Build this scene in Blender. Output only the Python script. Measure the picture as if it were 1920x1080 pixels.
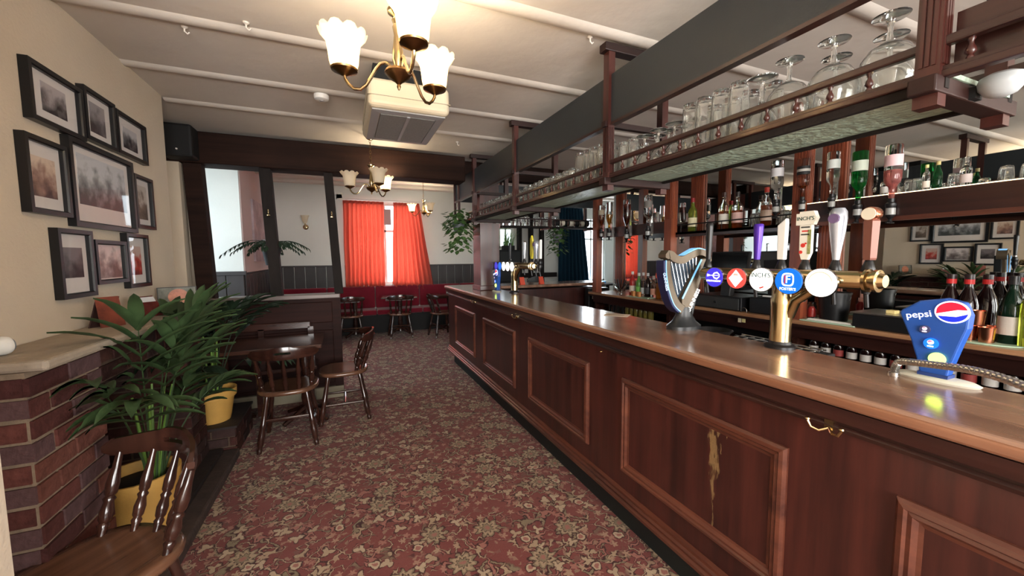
import bpy, bmesh, math, random
from math import sin, cos, pi, radians, sqrt, atan2
from mathutils import Vector, Matrix

# ------------------------------------------------------------------ clear
for o in list(bpy.data.objects):
    bpy.data.objects.remove(o)
SC = bpy.context.scene
COL = SC.collection

# ------------------------------------------------------------------ camera
cam_d = bpy.data.cameras.new('camera')
cam = bpy.data.objects.new('camera', cam_d)
COL.objects.link(cam)
YAW, PITCH, ROLL = radians(23.11), radians(4.59), radians(-0.447)
fwd = Vector((sin(YAW) * cos(PITCH), cos(YAW) * cos(PITCH), -sin(PITCH)))
rgt = Vector((cos(YAW), -sin(YAW), 0))
upv = rgt.cross(fwd)
r2 = rgt * cos(ROLL) + upv * sin(ROLL)
u2 = -rgt * sin(ROLL) + upv * cos(ROLL)
cam.matrix_world = Matrix(((r2.x, u2.x, -fwd.x, 0), (r2.y, u2.y, -fwd.y, 0), (r2.z, u2.z, -fwd.z, 1.5), (0, 0, 0, 1)))
cam_d.sensor_width = 36
cam_d.lens = 36 * 728 / 1920
cam_d.clip_start = 0.02
SC.camera = cam

# ------------------------------------------------------------------ world, daylight, exposure
W = bpy.data.worlds.new('sky')
SC.world = W
W.use_nodes = True
bg = W.node_tree.nodes['Background']
bg.inputs[0].default_value = (0.86, 0.93, 1.0, 1)
bg.inputs[1].default_value = 2.6
SC.view_settings.view_transform = 'Standard'
SC.view_settings.look = 'None'
SC.view_settings.gamma = 1
SC.view_settings.use_curve_mapping = False
SC.view_settings.exposure = 0.8


def area(name, loc, target, sx, sy, power, col):
    d = bpy.data.lights.new(name, 'AREA')
    d.shape = 'RECTANGLE'
    d.size, d.size_y = sx, sy
    d.energy = power
    d.color = col
    o = bpy.data.objects.new(name, d)
    o.location = loc
    o.rotation_euler = (Vector(target) - Vector(loc)).to_track_quat('-Z', 'Y').to_euler()
    COL.objects.link(o)
    return o


DAY = (0.90, 0.95, 1.0)
# daylight in the window openings, and one added fill light
area('daylight_front_window', (0.0, -2.93, 1.55), (0.0, 5, 1.45), 2.2, 1.5, 135, (1.0, 0.97, 0.93))
area('daylight_front_window_bar', (2.7, -2.93, 1.7), (2.7, 5, 1.55), 1.6, 1.3, 60, (1.0, 0.97, 0.93))
area('added_fill_right', (3.70, -1.9, 1.5), (-1.2, 1.6, 1.5), 1.3, 1.8, 70, (1.0, 0.97, 0.93))  # added fill light that brightens the left wall
area('daylight_red_curtain_window', (0.78, 8.75, 1.78), (0.78, 0, 1.3), 1.3, 1.6, 26, DAY)
area('daylight_side_window', (-2.52, 5.6, 1.75), (2, 6.2, 1.2), 1.3, 1.3, 9, (0.66, 0.86, 1.0))
area('daylight_lounge_window', (5.87, 8.61, 1.68), (5.0, 5, 1.0), 0.8, 1.3, 30, DAY)

# ------------------------------------------------------------------ helpers
WM = {}


def wm(o):
    return WM.get(o.name, Matrix.Identity(4))


class MB:
    """collects vertices and faces of ONE mesh"""

    def __init__(s):
        s.v, s.f = [], []

    def add(s, vs, fs):
        n = len(s.v)
        s.v += [tuple(p) for p in vs]
        s.f += [tuple(i + n for i in q) for q in fs]
        return s

    def box(s, x0, x1, y0, y1, z0, z1, T=None):
        p = [Vector((x, y, z)) for x in (x0, x1) for y in (y0, y1) for z in (z0, z1)]
        if T:
            p = [T @ q for q in p]
        return s.add(p, [(0, 1, 3, 2), (4, 6, 7, 5), (0, 4, 5, 1), (2, 3, 7, 6), (0, 2, 6, 4), (1, 5, 7, 3)])

    def frame_of(s, a, b):
        a, b = Vector(a), Vector(b)
        w = (b - a).normalized()
        t = Vector((0, 0, 1)) if abs(w.z) < .9 else Vector((1, 0, 0))
        u = w.cross(t).normalized()
        return a, b, w, u, w.cross(u)

    def turned(s, a, b, prof, n=10):
        """lathe along a->b; prof = [(t 0..1, r)]"""
        a, b, w, u, v = s.frame_of(a, b)
        L = b - a
        vs, fs = [], []
        for t, r in prof:
            c = a + L * t
            for k in range(n):
                q = 2 * pi * k / n
                vs.append(c + u * (r * cos(q)) + v * (r * sin(q)))
        m = len(prof)
        for i in range(m - 1):
            for k in range(n):
                j = (k + 1) % n
                fs.append((i * n + k, i * n + j, (i + 1) * n + j, (i + 1) * n + k))
        fs.append(tuple(range(n - 1, -1, -1)))
        fs.append(tuple((m - 1) * n + k for k in range(n)))
        return s.add(vs, fs)

    def lathe(s, c, prof, n=16, caps=(True, True), mod=None, sx=1, sy=1):
        """profile (r, z) about vertical axis at c"""
        vs, fs = [], []
        for i, (r, z) in enumerate(prof):
            for k in range(n):
                q = 2 * pi * k / n
                rr, zz = (r, z) if not mod else mod(i, q, r, z)
                vs.append((c[0] + rr * cos(q) * sx, c[1] + rr * sin(q) * sy, c[2] + zz))
        m = len(prof)
        for i in range(m - 1):
            for k in range(n):
                j = (k + 1) % n
                fs.append((i * n + k, i * n + j, (i + 1) * n + j, (i + 1) * n + k))
        if caps[0]:
            fs.append(tuple(range(n - 1, -1, -1)))
        if caps[1]:
            fs.append(tuple((m - 1) * n + k for k in range(n)))
        return s.add(vs, fs)

    def tube(s, pts, r, n=8):
        pts = [Vector(p) for p in pts]
        rs = r if isinstance(r, (list, tuple)) else [r] * len(pts)
        vs, fs = [], []
        pu = None
        for i, p in enumerate(pts):
            w = (pts[min(i + 1, len(pts) - 1)] - pts[max(i - 1, 0)]).normalized()
            if pu is None:
                t = Vector((0, 0, 1)) if abs(w.z) < .9 else Vector((1, 0, 0))
                u = w.cross(t).normalized()
            else:
                u = (pu - w * pu.dot(w)).normalized()
            pu = u
            v = w.cross(u)
            for k in range(n):
                q = 2 * pi * k / n
                vs.append(p + u * (rs[i] * cos(q)) + v * (rs[i] * sin(q)))
        m = len(pts)
        for i in range(m - 1):
            for k in range(n):
                j = (k + 1) % n
                fs.append((i * n + k, i * n + j, (i + 1) * n + j, (i + 1) * n + k))
        fs.append(tuple(range(n - 1, -1, -1)))
        fs.append(tuple((m - 1) * n + k for k in range(n)))
        return s.add(vs, fs)

    def prism(s, poly, o, ux, uy, d):
        """polygon (a,b) in plane o+a*ux+b*uy, extruded by vector d"""
        o, ux, uy, d = Vector(o), Vector(ux), Vector(uy), Vector(d)
        n = len(poly)
        vs = [o + ux * a + uy * b for a, b in poly] + [o + ux * a + uy * b + d for a, b in poly]
        fs = [tuple(range(n - 1, -1, -1)), tuple(range(n, 2 * n))]
        fs += [(i, (i + 1) % n, n + (i + 1) % n, n + i) for i in range(n)]
        return s.add(vs, fs)

    def sweep_rect(s, o, ux, uy, nrm, w, h, prof):
        """mitred rectangular moulding; prof = [(inset, out)] closed polygon"""
        o, ux, uy, nrm = Vector(o), Vector(ux), Vector(uy), Vector(nrm)
        vs, fs = [], []
        m = len(prof)
        for (sx, sy) in ((0, 0), (1, 0), (1, 1), (0, 1)):
            for i, d in prof:
                a = i if sx == 0 else w - i
                b = i if sy == 0 else h - i
                vs.append(o + ux * a + uy * b + nrm * d)
        for c in range(4):
            e = (c + 1) % 4
            for k in range(m):
                j = (k + 1) % m
                fs.append((c * m + k, e * m + k, e * m + j, c * m + j))
        return s.add(vs, fs)

    def mesh(s, name, smooth=False, ang=40):
        me = bpy.data.meshes.new(name)
        me.from_pydata([tuple(v) for v in s.v], [], s.f)
        bm = bmesh.new()
        bm.from_mesh(me)
        bmesh.ops.recalc_face_normals(bm, faces=bm.faces)
        if smooth:
            lim = radians(ang)
            for fc in bm.faces:
                fc.smooth = True
            for e in bm.edges:
                if len(e.link_faces) == 2 and e.calc_face_angle(0) > lim:
                    e.smooth = False
        bm.to_mesh(me)
        bm.free()
        return me

    def build(s, name, m, parent=None, smooth=False, bevel=0, ang=40, seg=2):
        return obj(name, s.mesh(name, smooth, ang), m, parent, bevel, seg)


def obj(name, me, m, parent=None, bevel=0, seg=2):
    o = bpy.data.objects.new(name, me)
    COL.objects.link(o)
    if m is not None and not me.materials:
        me.materials.append(m)
    if parent is not None:
        o.parent = parent
        o.matrix_parent_inverse = wm(parent).inverted()
    if bevel:
        b = o.modifiers.new('bevel', 'BEVEL')
        b.width = bevel
        b.segments = seg
        b.limit_method = 'ANGLE'
        b.angle_limit = radians(35)
    return o


def tag(o, label, cat, group=None):
    o['label'] = label
    o['category'] = cat
    if group:
        o['group'] = group
    return o


def thing(name, label, cat, loc=(0, 0, 0), group=None):
    o = bpy.data.objects.new(name, None)
    o.empty_display_size = .05
    o.location = loc
    COL.objects.link(o)
    WM[o.name] = Matrix.Translation(Vector(loc))
    return tag(o, label, cat, group)


def struct(o, label=None):
    o['kind'] = 'structure'
    if label:
        o['label'] = label
    return o


def dup(root, loc=None, rz=None, label=None, group=None):
    r = root.copy()
    COL.objects.link(r)
    if loc is not None:
        r.location = loc
    if rz is not None:
        r.rotation_euler = (0, 0, rz)
    if label:
        r['label'] = label
    if group:
        r['group'] = group
    for ch in list(root.children):
        c = ch.copy()
        COL.objects.link(c)
        c.parent = r
        for g in list(ch.children):
            d = g.copy()
            COL.objects.link(d)
            d.parent = c
    return r


ORD = ['first', 'second', 'third', 'fourth', 'fifth', 'sixth', 'seventh', 'eighth', 'ninth', 'tenth', 'eleventh', 'twelfth',
       'thirteenth', 'fourteenth', 'fifteenth', 'sixteenth', 'seventeenth', 'eighteenth', 'nineteenth', 'twentieth']


def text(name, s, size, m, parent, o, ux, uy, ext=.0006, align='CENTER'):
    cu = bpy.data.curves.new(name, 'FONT')
    cu.body = s
    cu.size = size
    cu.align_x = align
    cu.align_y = 'CENTER'
    cu.extrude = ext
    cu.resolution_u = 3
    t = bpy.data.objects.new(name + '_tmp', cu)
    COL.objects.link(t)
    dg = bpy.context.evaluated_depsgraph_get()
    me = bpy.data.meshes.new_from_object(t.evaluated_get(dg))
    bpy.data.objects.remove(t)
    bpy.data.curves.remove(cu)
    o, ux, uy = Vector(o), Vector(ux), Vector(uy)
    n = ux.cross(uy)
    for v in me.vertices:
        c = v.co.copy()
        v.co = o + ux * c.x + uy * c.y + n * c.z
    me.materials.clear()
    me.name = name
    return obj(name, me, m, parent)


# ------------------------------------------------------------------ materials
MATS = {}


def srgb(r, g, b):
    f = lambda c: (c / 255 / 12.92) if c / 255 <= .04045 else ((c / 255 + .055) / 1.055) ** 2.4
    return (f(r), f(g), f(b))


def M(name, col, rough=.5, metal=0., spec=.5, var=None, bump=None, trans=0., emit=None, coat=0., ior=1.45, alpha=1.):
    """col sRGB 0..255. var=(scale, amount, stretch xyz) ; bump=(scale, strength)"""
    if name in MATS:
        return MATS[name]
    m = bpy.data.materials.new(name)
    m.use_nodes = True
    nt = m.node_tree
    p = nt.nodes['Principled BSDF']
    c = srgb(*col)
    p.inputs['Base Color'].default_value = (*c, 1)
    p.inputs['Roughness'].default_value = rough
    p.inputs['Metallic'].default_value = metal
    p.inputs['Specular IOR Level'].default_value = spec
    p.inputs['IOR'].default_value = ior
    p.inputs['Transmission Weight'].default_value = trans
    p.inputs['Coat Weight'].default_value = coat
    p.inputs['Alpha'].default_value = alpha
    if emit:
        p.inputs['Emission Color'].default_value = (*srgb(*emit[0]), 1)
        p.inputs['Emission Strength'].default_value = emit[1]
    L = nt.links
    if var or bump:
        tc = nt.nodes.new('ShaderNodeTexCoord')
    if var:
        sc, am = var[0], var[1]
        st = var[2] if len(var) > 2 else (1, 1, 1)
        mp = nt.nodes.new('ShaderNodeMapping')
        mp.inputs['Scale'].default_value = st
        L.new(tc.outputs['Object'], mp.inputs[0])
        nz = nt.nodes.new('ShaderNodeTexNoise')
        nz.inputs['Scale'].default_value = sc
        nz.inputs['Detail'].default_value = 5
        nz.inputs['Roughness'].default_value = .6
        L.new(mp.outputs[0], nz.inputs['Vector'])
        rp = nt.nodes.new('ShaderNodeValToRGB')
        rp.color_ramp.elements[0].position = .3
        rp.color_ramp.elements[1].position = .7
        rp.color_ramp.elements[0].color = (*[max(0, x * (1 - am)) for x in c], 1)
        rp.color_ramp.elements[1].color = (*[min(1, x * (1 + am)) for x in c], 1)
        L.new(nz.outputs['Fac'], rp.inputs[0])
        L.new(rp.outputs[0], p.inputs['Base Color'])
    if bump:
        nb = nt.nodes.new('ShaderNodeTexNoise')
        nb.inputs['Scale'].default_value = bump[0]
        nb.inputs['Detail'].default_value = 4
        L.new(tc.outputs['Object'], nb.inputs['Vector'])
        bp = nt.nodes.new('ShaderNodeBump')
        bp.inputs['Strength'].default_value = bump[1]
        bp.inputs['Distance'].default_value = .01
        L.new(nb.outputs['Fac'], bp.inputs['Height'])
        L.new(bp.outputs[0], p.inputs['Normal'])
    MATS[name] = m
    return m


def wood(name, dark, light, rough=.35, axis='Z', scale=1., coat=.2, spec=.5, amt=1.):
    """wood grain running along axis"""
    if name in MATS:
        return MATS[name]
    m = bpy.data.materials.new(name)
    m.use_nodes = True
    nt = m.node_tree
    L = nt.links
    p = nt.nodes['Principled BSDF']
    p.inputs['Roughness'].default_value = rough
    p.inputs['Coat Weight'].default_value = coat
    p.inputs['Coat Roughness'].default_value = .15
    p.inputs['Specular IOR Level'].default_value = spec
    tc = nt.nodes.new('ShaderNodeTexCoord')
    mp = nt.nodes.new('ShaderNodeMapping')
    k = {'X': (1.2, 22, 22), 'Y': (22, 1.2, 22), 'Z': (22, 22, 1.2)}[axis]
    mp.inputs['Scale'].default_value = [a * scale for a in k]
    L.new(tc.outputs['Object'], mp.inputs[0])
    n1 = nt.nodes.new('ShaderNodeTexNoise')
    n1.inputs['Scale'].default_value = 1
    n1.inputs['Detail'].default_value = 7
    n1.inputs['Roughness'].default_value = .65
    L.new(mp.outputs[0], n1.inputs['Vector'])
    n2 = nt.nodes.new('ShaderNodeTexNoise')
    n2.inputs['Scale'].default_value = 2.3
    n2.inputs['Detail'].default_value = 3
    L.new(tc.outputs['Object'], n2.inputs['Vector'])
    ad = nt.nodes.new('ShaderNodeMath')
    ad.operation = 'MULTIPLY_ADD'
    ad.inputs[1].default_value = .45
    L.new(n2.outputs['Fac'], ad.inputs[0])
    L.new(n1.outputs['Fac'], ad.inputs[2])
    rp = nt.nodes.new('ShaderNodeValToRGB')
    rp.color_ramp.elements[0].position = .72 - .2 * amt
    rp.color_ramp.elements[1].position = .72 + .2 * amt
    rp.color_ramp.elements[0].color = (*srgb(*dark), 1)
    rp.color_ramp.elements[1].color = (*srgb(*light), 1)
    L.new(ad.outputs[0], rp.inputs[0])
    L.new(rp.outputs[0], p.inputs['Base Color'])
    bp = nt.nodes.new('ShaderNodeBump')
    bp.inputs['Strength'].default_value = .06
    bp.inputs['Distance'].default_value = .01
    L.new(n1.outputs['Fac'], bp.inputs['Height'])
    L.new(bp.outputs[0], p.inputs['Normal'])
    MATS[name] = m
    return m


def glass_mat(name, col=(255, 255, 255), rough=0.0, ior=1.45):
    m = M(name, col, rough=rough, trans=1.0, ior=ior)
    return m


def thin_glass(name, tint=(1, 1, 1), refl=.5):
    m = bpy.data.materials.new(name)
    m.use_nodes = True
    nt = m.node_tree
    L = nt.links
    for n in list(nt.nodes):
        if n.type != 'OUTPUT_MATERIAL':
            nt.nodes.remove(n)
    out = [n for n in nt.nodes if n.type == 'OUTPUT_MATERIAL'][0]
    tr = nt.nodes.new('ShaderNodeBsdfTransparent')
    tr.inputs[0].default_value = (*tint, 1)
    gl = nt.nodes.new('ShaderNodeBsdfGlossy')
    gl.inputs['Roughness'].default_value = .02
    fr = nt.nodes.new('ShaderNodeFresnel')
    fr.inputs[0].default_value = 1.5
    ml = nt.nodes.new('ShaderNodeMath')
    ml.operation = 'MULTIPLY'
    ml.inputs[1].default_value = refl
    L.new(fr.outputs[0], ml.inputs[0])
    mx = nt.nodes.new('ShaderNodeMixShader')
    ge = nt.nodes.new('ShaderNodeNewGeometry')
    nb = nt.nodes.new('ShaderNodeMath')
    nb.operation = 'SUBTRACT'
    nb.inputs[0].default_value = 1
    L.new(ge.outputs['Backfacing'], nb.inputs[1])
    mb2 = nt.nodes.new('ShaderNodeMath')
    mb2.operation = 'MULTIPLY'
    L.new(ml.outputs[0], mb2.inputs[0])
    L.new(nb.outputs[0], mb2.inputs[1])
    L.new(mb2.outputs[0], mx.inputs[0])
    L.new(tr.outputs[0], mx.inputs[1])
    L.new(gl.outputs[0], mx.inputs[2])
    L.new(mx.outputs[0], out.inputs[0])
    MATS[name] = m
    return m


def cloth_translucent(name, col, mix=.5, back=None):
    m = bpy.data.materials.new(name)
    m.use_nodes = True
    nt = m.node_tree
    L = nt.links
    for n in list(nt.nodes):
        if n.type != 'OUTPUT_MATERIAL':
            nt.nodes.remove(n)
    out = [n for n in nt.nodes if n.type == 'OUTPUT_MATERIAL'][0]
    d = nt.nodes.new('ShaderNodeBsdfDiffuse')
    d.inputs[0].default_value = (*srgb(*col), 1)
    t = nt.nodes.new('ShaderNodeBsdfTranslucent')
    t.inputs[0].default_value = (*srgb(*(back or col)), 1)
    mx = nt.nodes.new('ShaderNodeMixShader')
    mx.inputs[0].default_value = mix
    L.new(d.outputs[0], mx.inputs[1])
    L.new(t.outputs[0], mx.inputs[2])
    L.new(mx.outputs[0], out.inputs[0])
    MATS[name] = m
    return m


def carpet_mat():
    m = bpy.data.materials.new('floral_carpet')
    m.use_nodes = True
    nt = m.node_tree
    L = nt.links
    N = nt.nodes.new
    p = nt.nodes['Principled BSDF']
    p.inputs['Roughness'].default_value = .95
    p.inputs['Specular IOR Level'].default_value = .12
    p.inputs['Sheen Weight'].default_value = .12
    p.inputs['Sheen Roughness'].default_value = .45
    tc0 = N('ShaderNodeTexCoord')
    wn = N('ShaderNodeTexNoise')
    wn.inputs['Scale'].default_value = 34
    wn.inputs['Detail'].default_value = 2
    L.new(tc0.outputs['Object'], wn.inputs['Vector'])
    wsub = N('ShaderNodeVectorMath')
    wsub.operation = 'MULTIPLY_ADD'
    wsub.inputs[1].default_value = (.034, .034, 0)
    L.new(wn.outputs['Color'], wsub.inputs[0])
    L.new(tc0.outputs['Object'], wsub.inputs[2])

    class tc:
        outputs = {'Object': wsub.outputs[0]}

    def math(op, a, b=None, c=None):
        n = N('ShaderNodeMath')
        n.operation = op
        for i, q in enumerate((a, b, c)):
            if q is None:
                continue
            if isinstance(q, (int, float)):
                n.inputs[i].default_value = q
            else:
                L.new(q, n.inputs[i])
        return n.outputs[0]

    def noise(scale, detail=2, off=0.):
        mp = N('ShaderNodeMapping')
        mp.inputs['Location'].default_value = (off, off * .7, 0)
        L.new(tc.outputs['Object'], mp.inputs[0])
        n = N('ShaderNodeTexNoise')
        n.inputs['Scale'].default_value = scale
        n.inputs['Detail'].default_value = detail
        L.new(mp.outputs[0], n.inputs['Vector'])
        return n.outputs['Fac']

    def flower(scale, petals, r0, amp, off, rand=.85):
        mp = N('ShaderNodeMapping')
        mp.inputs['Location'].default_value = (off, off * 1.3, 0)
        L.new(tc.outputs['Object'], mp.inputs[0])
        v = N('ShaderNodeTexVoronoi')
        v.voronoi_dimensions = '2D'
        v.inputs['Scale'].default_value = scale
        v.inputs['Randomness'].default_value = rand
        L.new(mp.outputs[0], v.inputs['Vector'])
        sb = N('ShaderNodeVectorMath')
        sb.operation = 'SUBTRACT'
        L.new(mp.outputs[0], sb.inputs[0])
        L.new(v.outputs['Position'], sb.inputs[1])
        xy = N('ShaderNodeSeparateXYZ')
        L.new(sb.outputs[0], xy.inputs[0])
        ang = math('ARCTAN2', xy.outputs[1], xy.outputs[0])
        hx = N('ShaderNodeSeparateColor')
        L.new(v.outputs['Color'], hx.inputs[0])
        a2 = math('MULTIPLY_ADD', ang, petals, math('MULTIPLY', hx.outputs[0], 6.28))
        rr = math('MULTIPLY_ADD', math('COSINE', a2), amp, r0)
        d = math('DIVIDE', math('MULTIPLY', v.outputs['Distance'], 1.0 / scale), rr)   # <1 inside flower
        return d, hx

    def inside(d, lo, hi):
        n = N('ShaderNodeMapRange')
        n.interpolation_type = 'SMOOTHSTEP'
        L.new(d, n.inputs[0])
        n.inputs[1].default_value = lo
        n.inputs[2].default_value = hi
        n.inputs[3].default_value = 1
        n.inputs[4].default_value = 0
        return n.outputs[0]

    def mix(f, a, b):
        n = N('ShaderNodeMix')
        n.data_type = 'RGBA'
        L.new(f, n.inputs[0])
        for k, q in ((6, a), (7, b)):
            if isinstance(q, tuple):
                n.inputs[k].default_value = (*q, 1)
            else:
                L.new(q, n.inputs[k])
        return n.outputs[2]

    RED, RED2 = srgb(103, 48, 48), srgb(132, 76, 71)
    BEI, OLI, DRK, PNK, CRM = srgb(164, 142, 118), srgb(130, 116, 94), srgb(66, 40, 38), srgb(152, 102, 92), srgb(180, 160, 136)
    col = mix(noise(3.0, 3), RED, RED2)
    col = mix(inside(noise(21, 2, 21.), .40, .37), mix(noise(6, 1, 8.), PNK, OLI), col)
    col = mix(inside(noise(17, 2, 33.), .37, .35), mix(noise(5, 1, 2.), DRK, PNK), col)
    # scrolling vines
    for sc, off, w, cc in ((6, 3.1, .014, OLI), (9.5, 9.7, .018, PNK), (12, 5.5, .018, BEI)):
        n = noise(sc, 1.2, off)
        a = math('ABSOLUTE', math('SUBTRACT', n, .5))
        gate = inside(noise(sc * .6, 1, off + 4), .47, .53)
        col = mix(math('MULTIPLY', inside(a, w * 1.7, w * 2.3), gate), col, DRK)
        col = mix(math('MULTIPLY', inside(a, w * .7, w * 1.3), gate), col, cc)
    # tiny buds
    d, h = flower(13, 5, .016, .006, 2.2, 1)
    g = math('GREATER_THAN', h.outputs[2], .45)
    col = mix(math('MULTIPLY', inside(d, .85, 1.15), g), col, mix(h.outputs[1], PNK, BEI))
    d, h = flower(8.5, 3, .024, .012, 7.9, 1)
    g = math('GREATER_THAN', h.outputs[2], .5)
    col = mix(math('MULTIPLY', inside(d, 1.1, 1.35), g), col, DRK)
    col = mix(math('MULTIPLY', inside(d, .85, 1.1), g), col, mix(h.outputs[1], BEI, CRM))
    # rings
    d, h = flower(4.4, 4, .024, .001, 11.3, .9)
    g = math('GREATER_THAN', h.outputs[2], .45)
    for lo, cc in ((1.25, DRK), (1.0, CRM), (.55, PNK)):
        col = mix(math('MULTIPLY', inside(d, lo - .08, lo + .08), g), col, cc)
    # big blossoms
    d, h = flower(3.4, 9, .060, .013, 1.7, .8)
    g = math('GREATER_THAN', h.outputs[2], .3)
    for lo, cc in ((1.14, DRK), (1.0, OLI), (.82, BEI), (.55, DRK), (.46, OLI), (.25, PNK)):
        col = mix(math('MULTIPLY', inside(d, lo - .05, lo + .05), g), col, cc)
    # pile
    n = noise(300, 1)
    sp = N('ShaderNodeHueSaturation')
    L.new(col, sp.inputs['Color'])
    L.new(math('MULTIPLY_ADD', n, .7, .62), sp.inputs['Value'])
    L.new(sp.outputs[0], p.inputs['Base Color'])
    bp = N('ShaderNodeBump')
    bp.inputs['Strength'].default_value = .35
    bp.inputs['Distance'].default_value = .004
    L.new(n, bp.inputs['Height'])
    L.new(bp.outputs[0], p.inputs['Normal'])
    MATS['carpet'] = m
    return m


def photo_mat(name, lo, hi, seed, accent=None):
    """an old printed photograph: sky above, dark masses below (flat print)"""
    m = bpy.data.materials.new(name)
    m.use_nodes = True
    nt = m.node_tree
    L = nt.links
    p = nt.nodes['Principled BSDF']
    p.inputs['Roughness'].default_value = .5
    tc = nt.nodes.new('ShaderNodeTexCoord')
    mp = nt.nodes.new('ShaderNodeMapping')
    mp.inputs['Location'].default_value = (seed * 3.3, seed, seed * 1.7)
    L.new(tc.outputs['Object'], mp.inputs[0])
    nz = nt.nodes.new('ShaderNodeTexNoise')
    nz.inputs['Scale'].default_value = 17
    nz.inputs['Detail'].default_value = 6
    L.new(mp.outputs[0], nz.inputs['Vector'])
    sx = nt.nodes.new('ShaderNodeSeparateXYZ')
    L.new(tc.outputs['Generated'], sx.inputs[0])
    ma = nt.nodes.new('ShaderNodeMath')
    ma.operation = 'MULTIPLY_ADD'
    ma.inputs[1].default_value = .55
    L.new(sx.outputs[2], ma.inputs[0])
    L.new(nz.outputs['Fac'], ma.inputs[2])
    rp = nt.nodes.new('ShaderNodeValToRGB')
    e = rp.color_ramp.elements
    e[0].position, e[1].position = .52, .95
    e[0].color, e[1].color = (*srgb(*lo), 1), (*srgb(*hi), 1)
    k = e.new(.74)
    k.color = (*[(a + b) / 2 * .8 for a, b in zip(srgb(*lo), srgb(*hi))], 1)
    if accent:
        k.color = (*srgb(*accent), 1)
    L.new(ma.outputs[0], rp.inputs[0])
    L.new(rp.outputs[0], p.inputs['Base Color'])
    return m


PLASTER = M('cream_wall', (208, 194, 174), .85, spec=.2, var=(1.6, .05), bump=(60, .25))
PLASTER_C = M('cream_ceiling', (214, 206, 196), .9, spec=.15, var=(1.3, .06), bump=(14, .25))
WHITE_W = M('white_wall', (226, 228, 222), .85, spec=.2, var=(2, .03), bump=(40, .1))
PINK_W = M('pinkish_wall', (206, 184, 180), .85, spec=.2)
PANEL_DK = M('dark_wainscot', (58, 54, 54), .55, var=(8, .2, (1, 1, .2)))
BEAM_BR = wood('dark_beam', (26, 15, 12), (48, 30, 23), .7, 'X', .6, coat=0, spec=.12)
BLACKW = M('black_timber', (34, 29, 27), .75, spec=.2, var=(12, .3, (1, 1, .2)), bump=(30, .2))
FASCIA = M('charcoal_fascia', (45, 50, 53), .42, var=(3, .08), bump=(120, .05))
MAHOG = wood('mahogany', (42, 19, 17), (76, 36, 30), .32, 'Z', .8, coat=.22)
MAHOG_Y = wood('mahogany_rail', (30, 15, 13), (58, 30, 25), .3, 'Y', .8, coat=.4)
MAHOG_X = wood('mahogany_cross', (26, 14, 13), (48, 26, 22), .5, 'X', .8, coat=.08, spec=.3)
OAKM = wood('worn_moulding', (60, 30, 24), (104, 58, 42), .3, 'Y', .8, coat=.4)
OAKT = wood('worn_bar_edge', (98, 62, 46), (146, 100, 74), .3, 'Y', .8, coat=.4)
BARTOP = wood('bar_top_wood', (110, 80, 66), (164, 128, 106), .2, 'Y', .5, coat=.6)
CEDAR = wood('red_pillar', (98, 44, 28), (150, 78, 50), .4, 'Z', .8, coat=.2)
SCREENW = wood('screen_wood', (30, 16, 14), (52, 29, 25), .6, 'X', .8, coat=0, spec=.12)
DKWOOD = wood('dark_furniture', (34, 18, 15), (66, 36, 28), .25, 'X', .8, coat=.5)
CHAIRW = wood('chair_wood', (34, 18, 15), (64, 36, 27), .22, 'Z', .7, coat=.6)
SEATW = wood('chair_seat_wood', (72, 47, 35), (112, 78, 58), .25, 'Y', .5, coat=.5)
BLACK = M('black_plastic', (22, 22, 24), .35)
BLACKM = M('black_matt', (16, 16, 17), .7)
BRASS = M('brass', (200, 178, 136), .2, metal=1)
BRASS_D = M('dark_brass', (138, 108, 72), .3, metal=1)
CHROME = M('chrome', (205, 205, 205), .15, metal=1)
STEEL = M('steel', (190, 190, 188), .28, metal=1)
COPPER = M('copper', (206, 134, 104), .25, metal=1)
WHITEP = M('white_plastic', (232, 232, 228), .4)
CREAMP = M('cream_plastic', (226, 216, 190), .45)
FROST = cloth_translucent('opal_glass', (244, 240, 228), .6, (255, 244, 222))
GLASS = M('clear_glass', (250, 252, 250), .01, trans=.97, ior=1.42)
MIRROR = M('mirror_glass', (225, 228, 226), .01, metal=1)
CARPET = carpet_mat()
# ------------------------------------------------------------------ THE ROOM
fl = MB().box(-2.7, 7.1, -3.1, 8.7, -.05, 0).build('floor', CARPET)
struct(fl, 'red carpet with a beige and olive floral pattern')

ce = struct(MB().box(-1.75, 7.1, -3.1, 4.72, 2.70, 2.80).build('ceiling', PLASTER_C), 'low cream plaster ceiling with battens')
for y in (-2.1, -1.45, -.8, -.13, .52, 1.17, 1.82, 2.53, 3.2, 3.8):
    mb = MB()
    pr = [(-.05, 0), (-.03, -.011), (0, -.016), (.03, -.011), (.05, 0)]
    mb.prism(pr, (-1.2, y, 2.7), (0, 1, 0), (0, 0, 1), (5.0, 0, 0))
    mb.build('batten', PLASTER_C, ce, smooth=True)
cf = struct(MB().box(-2.7, 7.1, 4.72, 8.7, 2.92, 3.02).build('ceiling', PLASTER_C), 'white ceiling of the far room')
for y in (5.3, 5.85, 6.4, 6.95, 7.5, 8.05):
    MB().box(-2.6, 7, y - .05, y + .05, 2.87, 2.92).build('batten', PLASTER_C, cf)
struct(MB().box(-2.7, 7.1, 4.72, 4.80, 2.70, 2.92).build('wall_step', PLASTER_C))

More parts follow.
